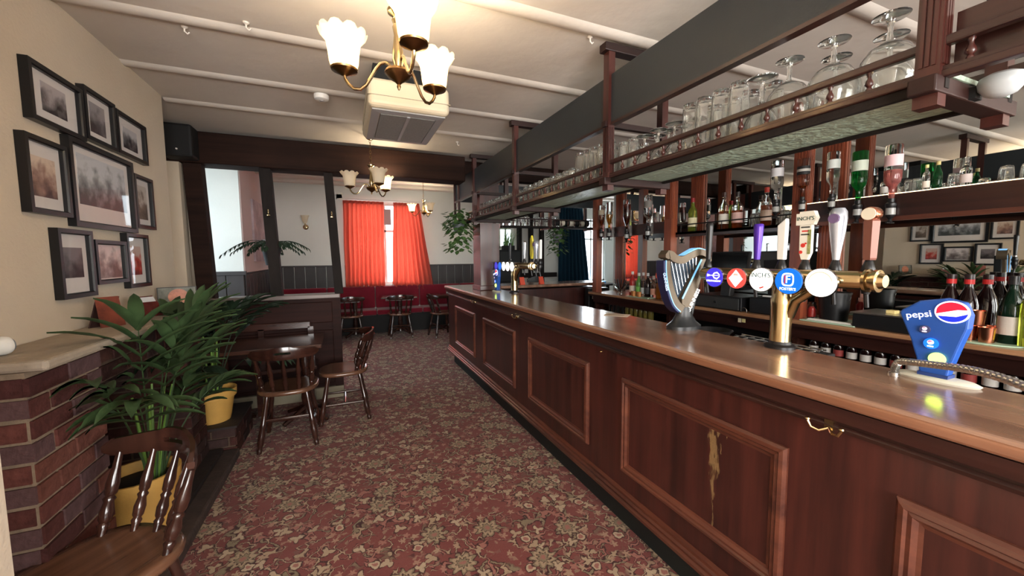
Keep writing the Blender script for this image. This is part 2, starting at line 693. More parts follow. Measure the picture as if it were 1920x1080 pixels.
# left wall with the chimney recess
wl = MB()
wl.box(-1.75, -1.2, -3.1, 2.2, 0, 2.7)
wl.box(-1.75, -1.2, 2.2, 3.18, .98, 2.7)
wl.box(-1.75, -1.2, 3.18, 3.73, 0, 2.7)
wl.box(-1.85, -1.70, 2.1, 3.3, 0, 1.1)
struct(wl.build('wall_left', PLASTER), 'cream plaster wall with framed pictures')
struct(MB().box(-1.75, -1.46, 3.73, 4.62, 0, 2.7).box(-1.46, -1.36, 4.50, 4.62, 0, 2.7).box(-1.46, -1.285, 4.662, 4.72, 0, 2.7).build('wall_left_return', PLASTER))
struct(MB().box(-1.45, -.775, 1.12, 1.30, 0, 2.7).build('wall_jamb', PLASTER))
# far room left side
wf = MB().box(-2.7, -2.6, 4.62, 8.6, 0, .95).box(-2.7, -2.6, 4.62, 8.6, 2.45, 2.92)
wf.box(-2.7, -2.6, 4.62, 4.9, .95, 2.45).box(-2.7, -2.6, 6.3, 8.6, .95, 2.45).box(-2.7, -1.46, 4.62, 4.72, 0, 2.92)
struct(wf.build('wall_far_left', WHITE_W))
br = struct(MB().box(-2.6, -1.3, 6.4, 8.5, 1.31, 2.92).build('wall_breast', WHITE_W), 'pale chimney breast in the far room')
bs = struct(MB().box(-1.30, -1.285, 6.41, 8.5, 1.31, 2.92).build('wall_breast_side', PINK_W))
wb = MB().box(-2.6, -1.3, 6.40, 8.5, 0, 1.31).build('wainscot', PANEL_DK, br)
for i in range(6):
    x0 = -2.55 + i * .21
    MB().box(x0, x0 + .2, 6.375, 6.40, .02, 1.28).build('wainscot_board', PANEL_DK, br, bevel=.006)
MB().box(-2.6, -1.27, 6.36, 6.42, 1.28, 1.33).build('dado_rail', PANEL_DK, br)
for i in range(9):
    y0 = 6.42 + i * .225
    MB().box(-1.30, -1.28, y0, y0 + .215, .02, 1.28).build('wainscot_board', PANEL_DK, br, bevel=.006)
# far wall with three windows
FW = MB()
ops = [(.08, 1.47, .95, 2.62), (3.3, 3.67, 1.7, 2.4), (5.45, 6.3, .85, 2.5)]
x = -1.3
for (a, b, z0, z1) in ops:
    FW.box(x, a, 8.5, 8.62, 0, 2.92)
    FW.box(a, b, 8.5, 8.62, 0, z0)
    FW.box(a, b, 8.5, 8.62, z1, 2.92)
    x = b
FW.box(x, 7.0, 8.5, 8.62, 0, 2.92)
wfar = struct(FW.build('wall_far', WHITE_W), 'white far wall with dark wainscot')
for i in range(7):
    x0 = -1.28 + i * .185
    MB().box(x0, x0 + .176, 8.475, 8.5, .02, 1.33).build('wainscot_board', PANEL_DK, wfar, bevel=.006)
for i in range(11):
    x0 = 1.5 + i * .185
    MB().box(x0, x0 + .176, 8.475, 8.5, .02, 1.32).build('wainscot_board', PANEL_DK, wfar, bevel=.006)
MB().box(-1.3, .06, 8.465, 8.5, 1.33, 1.36).build('dado_rail', PANEL_DK, wfar)
MB().box(1.49, 3.6, 8.465, 8.5, 1.32, 1.35).build('dado_rail', PANEL_DK, wfar)
MB().box(-.12, -.02, 8.46, 8.5, .9, 2.75).box(-.12, 1.62, 8.46, 8.5, 2.66, 2.75).build('window_architrave', WHITE_W, wfar)
PANE = thin_glass('window_pane_glass', (.97, .99, 1), .5)
for i, (a, b, z0, z1) in enumerate(ops):
    w = struct(MB().box(a, a + .05, 8.52, 8.58, z0, z1).box(b - .05, b, 8.52, 8.58, z0, z1).box(a, b, 8.52, 8.58, z0, z0 + .05)
               .box(a, b, 8.52, 8.58, z1 - .05, z1).build('window_%d' % (i + 1), WHITE_W))
    xm = (a + b) / 2
    MB().box(xm - .02, xm + .02, 8.53, 8.57, z0 + .05, z1 - .05).build('glazing_bar', WHITE_W, w)
    MB().box(a + .05, b - .05, 8.53, 8.57, z0 + (z1 - z0) * .66 - .02, z0 + (z1 - z0) * .66 + .02).build('glazing_bar', WHITE_W, w)
    for (p0, p1) in ((a + .05, xm - .02), (xm + .02, b - .05)):
        MB().box(p0, p1, 8.548, 8.552, z0 + .05, z1 - .05).build('pane', PANE, w)
    if i != 1:
        MB().box(a - .05, b + .05, 8.42, 8.52, z0 - .04, z0).build('window_sill', WHITE_W, w)
# small ventilator box seen in the gap of the curtains
MB().box(.76, .90, 8.50, 8.52, 2.18, 2.50).build('ventilator', M('grey_vent', (150, 150, 150), .5), bpy.data.objects['window_1'])
# right hand side
struct(MB().box(3.76, 3.9, -3.1, 4.76, 0, 2.7).build('wall_right', PLASTER), 'wall carrying the back bar mirrors')
struct(MB().box(3.76, 7.1, 4.76, 4.86, 0, 2.92).build('wall_right_return', WHITE_W))
struct(MB().box(6.9, 7.1, 4.86, 8.62, 0, 2.92).build('wall_far_right', WHITE_W))
d1 = struct(MB().box(3.705, 3.76, -2.62, -2.54, 0, 2.45).box(3.705, 3.76, -1.26, -1.18, 0, 2.45).box(3.705, 3.76, -2.62, -1.18, 2.38, 2.45).build('added_door', MAHOG), 'added glazed door round the unseen fill light')  # made-up door frame, added to dress the fill light
MB().box(3.71, 3.755, -2.54, -1.26, 0, .58).build('door_panel', MAHOG, d1)
MB().box(3.735, 3.74, -2.54, -1.26, .58, 2.38).build('pane', thin_glass('door_glass', (.97, .99, 1), .5), d1)
# wall behind the camera with two big windows
WBK = MB()
x = -1.75
for (a, b) in ((-1.1, 1.1), (1.9, 3.5)):
    WBK.box(x, a, -3.1, -3.0, 0, 2.7).box(a, b, -3.1, -3.0, 0, .8).box(a, b, -3.1, -3.0, 2.35, 2.7)
    x = b
WBK.box(x, 3.9, -3.1, -3.0, 0, 2.7)
struct(WBK.build('wall_back', PLASTER))
for i, (a, b) in enumerate(((-1.1, 1.1), (1.9, 3.5))):
    mb = MB().box(a, a + .06, -3.08, -3.02, .8, 2.35).box(b - .06, b, -3.08, -3.02, .8, 2.35).box(a, b, -3.08, -3.02, .8, .86).box(a, b, -3.08, -3.02, 2.29, 2.35)
    struct(mb.build('window_%d' % (i + 4), WHITE_W))

# cross beam and timber screen between the rooms
cb = struct(MB().box(-1.50, 1.33, 4.48, 4.74, 2.385, 2.67).build('trim_1', BEAM_BR, bevel=.012), 'dark brown ceiling beam between the two rooms')
struct(MB().box(1.33, 3.7, 4.80, 4.95, 2.50, 2.72).build('trim_2', BEAM_BR))
sc_ = thing('timber_screen', 'low dark timber screen with upright posts under the ceiling beam', 'partition', (-.6, 4.6, 0))
MB().box(-1.30, -.09, 4.56, 4.66, .12, 1.08).build('screen_board', SCREENW, sc_)
MB().box(-1.30, -.07, 4.50, 4.70, 1.08, 1.125).build('ledge', M('pale_ledge', (120, 108, 104), .35, coat=.3), sc_, bevel=.008)
MB().box(-.15, -.07, 4.54, 4.68, 0, 1.08).build('end_post', SCREENW, sc_)
MB().box(-1.30, -.15, 4.53, 4.56, .82, 1.04).build('panel', SCREENW, sc_, bevel=.01)
MB().box(-1.30, -.15, 4.53, 4.56, .16, .74).build('panel', SCREENW, sc_, bevel=.01)
MB().box(-1.35, -.07, 4.52, 4.56, .0, .12).build('skirting', M('cream_skirting', (150, 142, 120), .6), sc_)
for (xa, xb, wd) in ((-1.275, -1.235, .14), (-.70, -.655, .10), (-.135, -.078, .085)):
    T = [(xa - wd / 2, 2.39), (xa + wd / 2, 2.39), (xb + wd / 2, 1.12), (xb - wd / 2, 1.12)]
    mb = MB().prism(T, (0, 4.53, 0), (1, 0, 0), (0, 0, 1), (0, .12, 0))
    po = mb.build('post', BEAM_BR if wd > .12 else BLACKW, sc_, bevel=.006)
    if wd < .12:
        xm = xa + (xb - xa) * .35
        MB().turned((xm, 4.53, 1.93), (xm, 4.50, 1.93), [(0, .016), (.6, .016), (1, .006)], 10).turned((xm, 4.505, 1.945), (xm, 4.505, 1.985), [(0, .006), (1, .006)], 8).build('brass_hook', BRASS, po, smooth=True)
bx_ = thing('wall_speaker', 'black box at the left end of the ceiling beam', 'speaker', (-1.30, 4.36, 2.40))
MB().box(-1.42, -1.19, 4.28, 4.47, 2.39, 2.67).build('cabinet', BLACKM, bx_, bevel=.02)
MB().turned((-1.30, 4.28, 2.45), (-1.30, 4.27, 2.45), [(0, .008), (1, .006)], 10).build('screw', WHITEP, bx_)

# ------------------------------------------------------------------ curtains
def curtain(name, label, tl, tr, bl, br_, z1, z0l, z0r, y, m, folds, amp=.03, seed=1):
    rnd = random.Random(seed)
    n, k = folds * 8, 14
    ph = [rnd.uniform(-.5, .5) for _ in range(folds + 2)]
    am = [rnd.uniform(.6, 1.3) for _ in range(folds + 2)]
    vs, fs = [], []
    for j in range(k + 1):
        t = j / k
        for i in range(n + 1):
            u = i / n
            uu = u + .006 * sin(9 * t + 7 * u)
            xx = (tl + (tr - tl) * uu) * (1 - t) + (bl + (br_ - bl) * uu) * t
            zz = z1 * (1 - t) + (z0l + (z0r - z0l) * u) * t
            q = u * folds
            a = am[int(q) % len(am)]
            vs.append((xx, y + amp * a * sin(2 * pi * q + ph[0] * t * 2) * (.55 + .45 * t), zz))
    for j in range(k):
        for i in range(n):
            a = j * (n + 1) + i
            fs.append((a, a + 1, a + n + 2, a + n + 1))
    root = thing(name, label, 'curtain', ((bl + br_) / 2, y, min(z0l, z0r)))
    o = MB().add(vs, fs).build('drape', m, root, smooth=True, ang=80)
    sd = o.modifiers.new('thickness', 'SOLIDIFY')
    sd.thickness = .003
    # gathered heading tape
    MB().box(min(tl, tr) + .01, max(tl, tr) - .01, y - .008, y + .008, z1 - .05, z1 - .004).build('heading', m, root)
    return root


REDC = cloth_translucent('red_curtain_cloth', (200, 104, 90), .5, (236, 150, 130))
TEAL = M('teal_curtain_cloth', (20, 44, 58), .9, spec=.1)
curtain('curtain', 'red curtain hanging left of the gap in the far window', -.01, .75, -.02, .735, 2.63, .925, .915, 8.38, REDC, 9, .040, 2)
curtain('curtain', 'red curtain right of the gap, its bottom corner pulled out over the bench', .945, 1.46, .875, 1.74, 2.63, .905, .80, 8.38, REDC, 8, .042, 5)
curtain('curtain', 'dark teal curtain beside the bright window past the bar', 4.85, 5.50, 4.80, 5.72, 2.72, .72, .74, 8.36, TEAL, 8, .035, 9)
MB_ = MB().tube([(-.1, 8.38, 2.655), (1.62, 8.38, 2.655)], .012, 8)
tag(MB_.build('curtain_rail', M('rail_white', (222, 220, 214), .4)), 'white rail holding the two red curtains', 'curtain rail')
MB_ = MB().tube([(4.7, 8.36, 2.74), (6.4, 8.36, 2.74)], .012, 8)
tag(MB_.build('curtain_rail', M('rail_dark', (60, 50, 46), .4)), 'dark rail above the teal curtain', 'curtain rail')

# dark uprights on the far wall seen past the bar
pt = thing('timber_framing', 'dark upright timbers and rail on the white far wall beyond the bar', 'timber framing', (4.1, 8.4, 0))
for xx in (3.80, 4.10, 4.39):
    MB().box(xx - .045, xx + .045, 8.38, 8.5, .0, 2.92).build('upright', BLACKW, pt, bevel=.006)
MB().box(3.7, 4.8, 8.40, 8.47, 1.0, 1.11).build('rail', BLACKW, pt)
tv = thing('dark_cabinet', 'dark cabinet on the far wall under the small leafy window', 'cabinet', (3.45, 8.3, 1.2))
MB().box(3.2, 3.72, 8.2, 8.455, .9, 1.66).build('carcass', BLACKM, tv, bevel=.01)
MB().box(3.23, 3.45, 8.185, 8.2, .95, 1.62).build('door', BLACK, tv, bevel=.004)
MB().box(3.47, 3.69, 8.185, 8.2, .95, 1.62).build('door', BLACK, tv, bevel=.004)
# ------------------------------------------------------------------ FIREPLACE
rng = random.Random(4)
BR = [M('brick_%d' % i, c, .8, spec=.2, var=(22, .25), bump=(50, .5)) for i, c in enumerate(((104, 62, 56), (88, 52, 48), (96, 72, 72), (78, 46, 44), (112, 70, 60)))]
MORT = M('mortar', (150, 132, 112), .95, spec=.1, var=(18, .2), bump=(60, .4))
MORTD = M('dark_mortar', (88, 74, 64), .95, spec=.1, var=(18, .25), bump=(60, .4))
BRD = [M('dark_brick_%d' % i, c, .8, spec=.2, var=(22, .25), bump=(50, .5)) for i, c in enumerate(((70, 42, 38), (60, 36, 33), (62, 46, 44), (54, 32, 30), (74, 46, 40)))]  # darker bricks for recess, lintel, far pier and plinth
fp = thing('fireplace', 'brick fireplace with a plastered mantel below the framed pictures', 'fireplace', (-1.1, 2.6, 0))
mo = MB()
mo.box(-1.20, -.992, 1.79, 2.20, 0, 1.13)      # near pier core
mo.build('mortar', MORT, fp)
mo = MB()
mo.box(-1.62, -.992, 3.16, 3.42, 0, 1.13)      # far pier core
mo.box(-1.20, -.992, 2.20, 3.16, .97, 1.13)    # lintel core
mo.box(-1.70, -1.62, 2.2, 3.42, 0, 1.1)
mo.build('mortar', MORTD, fp)
bmeshes = []
for (L_, m_) in [(a_, b_) for bs_ in (BR, BRD) for a_ in (.205, .098) for b_ in bs_]:
    if True:
        bmm = MB().box(-L_ / 2, L_ / 2, -.006, .02, -.031, .031)
        me = bmm.mesh('brick')
        me.materials.append(m_)
        bmeshes.append(me)


def brick(kind, pos, rz, parent=fp, sx=1., dark_set=False):
    me = bmeshes[(10 if dark_set else 0) + (0 if kind == 0 else 5) + rng.randrange(5)]
    o = obj('brick', me, None, parent)
    # parent is translated only, so set the local place directly
    o.matrix_parent_inverse = Matrix.Identity(4)
    o.location = Vector(pos) - Vector(parent.location) + Vector((rng.uniform(-.002, .002), rng.uniform(-.002, .002), rng.uniform(-.002, .002)))
    o.rotation_euler = (rng.uniform(-.012, .012), 0, rz + rng.uniform(-.012, .012))
    o.scale = (sx, 1, 1)
    return o


def course_face(a, b, z0, z1, rz, parent=fp, dark_set=True):
    """brick face from plan point a to b, rz rotates local -Y to the outward normal"""
    a, b = Vector((*a, 0)), Vector((*b, 0))
    Lw = (b - a).length
    d = (b - a) / Lw
    nz = int((z1 - z0) / .0745)
    for c in range(nz):
        z = z0 + .037 + c * .0745
        s = 0. if c % 2 == 0 else -.1075
        while s < Lw - .03:
            e0, e1 = max(s, 0), min(s + .202, Lw)
            w = e1 - e0
            if w > .03:
                k = 0 if w > .15 else 1
                p = a + d * ((e0 + e1) / 2)
                brick(k, (p.x, p.y, z), rz, parent, w / (.205 if k == 0 else .098), dark_set)
            s += .215


course_face((-1.20, 1.79), (-.990, 1.79), 0, 1.13, 0, dark_set=False)     # lit end face of the near pier
course_face((-.990, 1.79), (-.990, 2.20), 0, 1.13, pi / 2, dark_set=False)            # its room face
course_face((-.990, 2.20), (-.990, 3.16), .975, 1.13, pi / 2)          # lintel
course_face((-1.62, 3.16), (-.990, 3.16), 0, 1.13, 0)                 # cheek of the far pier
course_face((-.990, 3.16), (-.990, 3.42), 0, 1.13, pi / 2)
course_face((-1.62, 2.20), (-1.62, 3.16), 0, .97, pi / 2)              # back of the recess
STONE = M('mantel_plaster', (156, 143, 127), .8, var=(9, .12), bump=(25, .5))
MB().prism([(-1.20, 1.77), (-.925, 1.77), (-.915, 3.30), (-.96, 3.46), (-1.20, 3.46)], (0, 0, 1.133), (1, 0, 0), (0, 1, 0), (0, 0, .037)).build('mantel_shelf', STONE, fp, bevel=.012)
hs = M('hearth_slab_stone', (44, 36, 34), .7, var=(12, .3), bump=(30, .3))
MB().box(-1.62, -.90, 2.2, 3.44, 0, .085).build('hearth_slab', hs, fp)
MB().box(-.905, -.80, 1.5, 3.46, 0, .062).build('hearth_kerb', M('kerb_stone', (66, 54, 50), .75, var=(14, .3), bump=(40, .4)), fp, bevel=.012)
# raised brick plinth at the far end
pl = thing('brick_plinth', 'low dark brick plinth carrying the far palm pot', 'plinth', (-1.0, 3.7, 0))
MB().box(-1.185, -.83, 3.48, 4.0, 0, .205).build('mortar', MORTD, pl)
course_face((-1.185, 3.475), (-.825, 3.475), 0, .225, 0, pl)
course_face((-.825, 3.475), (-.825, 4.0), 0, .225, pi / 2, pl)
MB().box(-1.185, -.81, 3.46, 4.02, .218, .235).build('plinth_top', hs, pl)

# things on the mantel
t = thing('brown_card', 'small brown card standing on the mantel under the pictures', 'card', (-1.10, 2.56, 1.17))
MB().prism([(0, 0), (.10, 0), (.097, .15), (.004, .15)], (-1.10, 2.50, 1.17), (.55, .83, 0), (-.12, 0, .99), (-.006, 0, 0)).build('front_leaf', M('card_brown', (112, 52, 36), .6, var=(14, .4)), t)
MB().prism([(0, 0), (.10, 0), (.097, .15), (.004, .15)], (-1.155, 2.52, 1.17), (.55, .83, 0), (.22, 0, .97), (-.006, 0, 0)).build('back_leaf', M('card_dark', (50, 26, 22), .6), t)
t = thing('glossy_card', 'small glossy dark red card leaning on the mantel', 'card', (-1.08, 2.88, 1.17))
MB().prism([(0, 0), (.17, 0), (.11, .125), (.0, .125)], (-1.10, 2.82, 1.17), (.6, .8, 0), (-.16, .12, .95), (-.006, .005, 0)).build('card_sheet', M('card_red', (92, 40, 36), .15, var=(20, .4)), t)
MB().prism([(.01, .09), (.12, .09), (.11, .12), (.01, .12)], (-1.098, 2.8185, 1.17), (.6, .8, 0), (-.16, .12, .95), (.0016, -.0012, 0)).build('painted_highlight', M('card_highlight_paint', (205, 205, 205), .2), t)  # glossy highlight at the card's top, painted as a pale strip
t = thing('photo_stand', 'small rectangular photo with an orange face shape at the far end of mantel', 'photo', (-1.05, 3.42, 1.17))
MB().prism([(0, 0), (.21, 0), (.21, .14), (0, .14)], (-1.175, 3.33, 1.172), (.92, .39, 0), (-.04, .09, .99), (-.002, .005, 0)).build('backing', M('photo_grey', (120, 122, 112), .6, var=(25, .35)), t)
ov = [(.11 + .056 * cos(a * pi / 10), .07 + .056 * sin(a * pi / 10)) for a in range(20)]
MB().prism(ov, (-1.1745, 3.3285, 1.172), (.92, .39, 0), (-.04, .09, .99), (.001, -.003, 0)).build('round_print', M('photo_orange', (190, 122, 96), .45, var=(30, .25)), t)
MB().sweep_rect((-1.174, 3.328, 1.172), (.92, .39, 0), (-.04, .09, .99), (.39, -.92, .09), .21, .14, [(0, -.003), (0, .004), (.005, .004), (.005, -.003)]).build('frame', M('thin_frame', (50, 44, 40), .5), t)
t = thing('white_canister', 'white cylindrical gadget lying on the near end of mantel', 'camera', (-1.145, 1.89, 1.17))
MB().turned((-1.185, 1.835, 1.205), (-1.105, 1.945, 1.203), [(0, .027), (.04, .032), (.9, .033), (.97, .030), (1, .027)], 18).build('body', WHITEP, t, smooth=True)
MB().turned((-1.105, 1.945, 1.203), (-1.1015, 1.950, 1.203), [(0, .023), (1, .021)], 18).build('lens', M('grey_lens', (120, 124, 128), .3), t, smooth=True)
MB().box(-1.17, -1.12, 1.865, 1.915, 1.17, 1.176).build('foot', WHITEP, t)

# ------------------------------------------------------------------ PICTURES
FRAME = M('black_frame', (20, 20, 22), .35)
MATB = M('mat_board', (214, 208, 204), .7, spec=.2)
PGL = thin_glass('picture_glass', (1, 1, 1), .45)
pics = [  # y0,y1,z0,z1, mat inset, (photo insets y0,y1,z0,z1), lo, hi, accent, label
    (2.307, 2.672, 2.090, 2.340, .045, (.10, .10, .065, .06), (40, 30, 34), (176, 168, 170), None, 'landscape picture frame with a dark street view at the top left'),
    (2.685, 2.975, 2.112, 2.376, .034, (.075, .075, .055, .055), (52, 46, 50), (150, 144, 146), None, 'small portrait frame in the middle of the top row'),
    (2.985, 3.345, 2.115, 2.362, .034, (.10, .09, .055, .07), (30, 28, 34), (186, 184, 188), None, 'framed picture at the right end of the top row'),
    (2.244, 2.508, 1.698, 2.022, .04, (.06, .06, .075, .08), (86, 60, 58), (206, 186, 168), (150, 116, 104), 'portrait frame with a brownish photo left of the largest frame'),
    (2.526, 3.126, 1.662, 2.086, .045, (.085, .07, .115, .06), (70, 74, 76), (190, 192, 196), None, 'largest framed picture in the middle of the wall'),
    (3.134, 3.382, 1.698, 2.030, .03, (.06, .06, .06, .06), (84, 74, 68), (186, 178, 170), (120, 106, 94), 'narrow frame to the right of the largest frame'),
    (2.386, 2.646, 1.322, 1.645, .036, (.062, .06, .095, .085), (40, 34, 36), (120, 112, 114), None, 'frame with a dark photo at the bottom left'),
    (2.662, 2.972, 1.373, 1.605, .022, (.03, .03, .03, .03), (96, 86, 86), (216, 204, 202), None, 'pale landscape picture in the middle of the bottom row'),
    (2.980, 3.252, 1.332, 1.657, .036, (.07, .07, .075, .075), (120, 44, 40), (196, 170, 160), (186, 62, 50), 'framed picture with a red figure at the bottom right'),
]
for i, (y0, y1, z0, z1, bd, ins, lo, hi, acc, lab) in enumerate(pics):
    r = thing('picture_frame', lab + ' of the cream wall' if 'wall' not in lab else lab, 'picture', (-1.2, (y0 + y1) / 2, z0), 'framed pictures on the cream wall')
    fw = .024 if i != 4 else .03
    MB().sweep_rect((-1.199, y0, z0), (0, 1, 0), (0, 0, 1), (1, 0, 0), y1 - y0, z1 - z0, [(0, 0), (0, .032), (fw * .8, .032), (fw, .026), (fw, 0)]).build('frame', FRAME, r)
    MB().box(-1.199, -1.188, y0 + fw * .6, y1 - fw * .6, z0 + fw * .6, z1 - fw * .6).build('mat_board', MATB, r)
    MB().box(-1.188, -1.1865, y0 + ins[0], y1 - ins[1], z0 + ins[2], z1 - ins[3]).build('print', photo_mat('print_%d' % i, lo, hi, i * 2.7 + .4, acc), r)
    MB().box(-1.181, -1.179, y0 + fw * .9, y1 - fw * .9, z0 + fw * .9, z1 - fw * .9).build('glass', PGL, r)
# canvas and bracket light in the far room
r = thing('wall_canvas', 'tall pinkish canvas on the side of the far chimney breast', 'picture', (-1.28, 7.5, 1.46))
MB().box(-1.285, -1.255, 7.0, 7.95, 1.46, 2.40).build('canvas', M('canvas_print', (186, 166, 170), .8, var=(6, .25)), r)
r = thing('wall_sconce', 'small brass wall light with a clear shade on the white far wall', 'wall light', (-.68, 8.45, 2.1))
MB().turned((-.68, 8.5, 2.10), (-.68, 8.47, 2.10), [(0, .05), (.6, .05), (1, .03)], 14).build('back_plate', BRASS, r, smooth=True)
MB().tube([(-.68, 8.48, 2.10), (-.68, 8.42, 2.08), (-.68, 8.38, 2.10), (-.68, 8.38, 2.16)], .012, 8).build('arm', BRASS, r, smooth=True)
MB().lathe((-.68, 8.38, 2.16), [(.025, 0), (.045, .05), (.055, .10), (.075, .15), (.07, .15), (.05, .10), (.04, .05), (.02, .004)], 14, (False, False)).build('shade', FROST, r, smooth=True)

# ------------------------------------------------------------------ PALMS
LEAF = M('palm_leaf', (56, 76, 46), .4, var=(7, .35))
LEAF2 = M('palm_leaf_dark', (36, 54, 38), .4, var=(7, .35))
STEMG = M('palm_stem', (110, 150, 66), .5, var=(9, .2))
YPOT = M('yellow_pot', (204, 160, 84), .55, var=(6, .1), bump=(90, .15))
SOIL = M('soil', (34, 26, 20), .95)


def keep_clear(v):
    """leaves bend away from the wall, the mantel and the screen"""
    x_, y_, z_ = v
    if y_ < 3.50:
        lim = -1.19 if z_ > 1.172 else -.905
        if z_ < .96:
            lim = -.96 if y_ < 2.22 else -1.55
    elif y_ < 3.75:
        lim = -1.19
    else:
        lim = -1.44
    y_ = min(y_, 4.45) if x_ < -.05 and y_ < 4.7 else y_
    return (max(x_, lim), y_, z_)


def frond(base, az, lean, length, leafl, droop, parent, m, rnd, nl=9, wid=.022):
    """one palm frond: stalk + paired leaflets, one mesh"""
    d = Vector((cos(az), sin(az), 0))
    pts = []
    for i in range(15):
        t = i / 14
        out = length * (lean * t + .45 * droop * t * t)
        up = length * (t * (1 - .12 * lean) - .42 * droop * t ** 3)
        pts.append(Vector(base) + d * out + Vector((0, 0, up)))
    mb = MB()
    mb.tube(pts, [.006 * (1 - .75 * i / 14) for i in range(15)], 5)
    side = Vector((-d.y, d.x, 0))
    for j in range(nl):
        t = .62 + .38 * j / (nl - 1)
        i = min(int(t * 14), 13)
        p = pts[i].lerp(pts[i + 1], t * 14 - i)
        tang = (pts[i + 1] - pts[i]).normalized()
        ll = leafl * (.75 + .35 * sin(pi * (j + 1) / (nl + .5))) * rnd.uniform(.88, 1.1)
        for s in ((-1, 1) if j < nl - 1 else (-1, 1, 0)):
            spread = .95 - .55 * (j / (nl - 1)) + rnd.uniform(-.12, .12)
            dirv = (tang * (1.0 if s else 1.6) + side * s * spread + Vector((0, 0, .12))).normalized()
            prev = None
            vs, fs = [], []
            q = p.copy()
            seg = 6
            nv = dirv.cross(Vector((0, 0, 1)))
            nv = nv.normalized() if nv.length > .1 else side
            for k in range(seg + 1):
                u = k / seg
                w = wid * (sin(pi * min(1, u * .93 + .07)) ** .7) * (1 - .25 * u)
                mid = q + Vector((0, 0, -.006 - w * .22))
                vs += [q - nv * w, mid, q + nv * w]
                dirv = (dirv + Vector((0, 0, -.10 - .16 * u * droop - rnd.uniform(0, .06)))).normalized()
                q = q + dirv * (ll / seg)
            for k in range(seg):
                b = k * 3
                fs += [(b, b + 1, b + 4, b + 3), (b + 1, b + 2, b + 5, b + 4)]
            mb.add(vs, fs)
    if parent.name.startswith('potted_palm'):
        mb.v = [keep_clear(v) for v in mb.v]
    return mb.build('frond', m, parent, smooth=True, ang=70)


PC = Vector((-1.02, 2.52, .085))
p1 = thing('potted_palm', 'large green palm in a tall yellow pot behind the near chair', 'plant', PC)
MB().lathe(PC, [(.135, 0), (.155, .27), (.165, .27), (.168, .325), (.155, .325), (.148, .27), (.02, .27)], 28, (True, True)).build('pot', YPOT, p1, smooth=True)
MB().lathe(PC, [(.148, .27), (.02, .295)], 16, (True, True)).build('soil', SOIL, p1)
rnd = random.Random(11)
specs = [(-86, .40, .84, .30, .40), (-72, .46, .76, .30, .45), (-70, .22, .96, .30, .25), (-45, .16, .90, .28, .30), (-5, .10, .95, .28, .25), (20, .14, .80, .24, .35),
         (50, .12, .95, .28, .25), (70, .18, .86, .26, .3), (90, .18, .92, .28, .3), (35, .30, .58, .2, .5), (80, .34, .58, .22, .6)]
for k, (az, ln, le, ll, dr) in enumerate(specs):
    az = radians(az)
    b = (PC.x + .06 + .03 * cos(az), PC.y + .05 * sin(az), PC.z + .28)
    frond(b, az, ln, le, ll, dr, p1, LEAF, rnd, 5, .029)
for k in range(7):
    a = -1.6 + k * .55
    q0 = PC + Vector((.05 + .03 * cos(a), .04 * sin(a), .27))
    MB().tube([q0, q0 + Vector((.03 * cos(a), .03 * sin(a), .25)), q0 + Vector((.08 * cos(a), .08 * sin(a), .48))], [.011, .008, .005], 6).build('stem', STEMG, p1, smooth=True)
p2 = thing('potted_palm', 'darker palm in a ribbed yellow pot on the brick plinth', 'plant', (-1.0, 3.66, .235))
ribs = lambda i, q, r, z: (r * (1 + (.012 * cos(36 * q) if 0 < z < .2 else 0)), z)
MB().lathe((-1.0, 3.66, .235), [(.105, 0), (.112, .03), (.135, .17), (.14, .19), (.152, .19), (.158, .25), (.146, .25), (.14, .2), (.02, .2)], 72, (True, True), ribs).build('pot', YPOT, p2, smooth=True)
MB().lathe((-1.0, 3.66, .235), [(.138, .215), (.02, .225)], 16).build('soil', SOIL, p2)
specs = [(-150, .12, .74, .27, .5), (-95, .16, .78, .28, .4), (-50, .16, .84, .28, .4), (0, .16, .80, .28, .45), (40, .14, .84, .27, .4), (100, .12, .76, .26, .4), (-20, .4, .56, .22, .9), (-80, .42, .55, .22, .9), (-120, .34, .6, .24, .7)]
specs = [(radians(q[0]),) + q[1:] for q in specs]
for k, (az, ln, le, ll, dr) in enumerate(specs):
    frond((-1.0 + .04 * cos(az), 3.66 + .04 * sin(az), .44), az, ln, le, ll, dr, p2, LEAF2, rnd, 6, .024)
for k in range(5):
    a = k * 1.3
    MB().tube([(-1.0 + .03 * cos(a), 3.66 + .03 * sin(a), .45), (-1.0 + .05 * cos(a), 3.66 + .05 * sin(a), .9)], [.010, .006], 6).build('stem', STEMG, p2, smooth=True)

# fern pot hanging behind the screen post
p3 = thing('hanging_fern', 'small fern in a dark hanging pot behind the middle screen post', 'plant', (-.72, 4.82, 1.43))
MB().lathe((-.72, 4.82, 1.43), [(.06, 0), (.085, .14), (.092, .19), (.08, .19), (.02, .16)], 18).build('pot', BLACKM, p3, smooth=True)
MB().tube([(-.72, 4.82, 1.62), (-.71, 4.74, 1.98), (-.70, 4.66, 2.05)], .004, 5).build('hanger', BLACKM, p3)
for k in range(15):
    frond((-.72, 4.82, 1.60), k * .42 + rnd.uniform(-.2, .2), rnd.uniform(.35, .75), rnd.uniform(.17, .28), rnd.uniform(.05, .08), rnd.uniform(1.6, 2.9), p3, LEAF2, rnd, 7, .011)


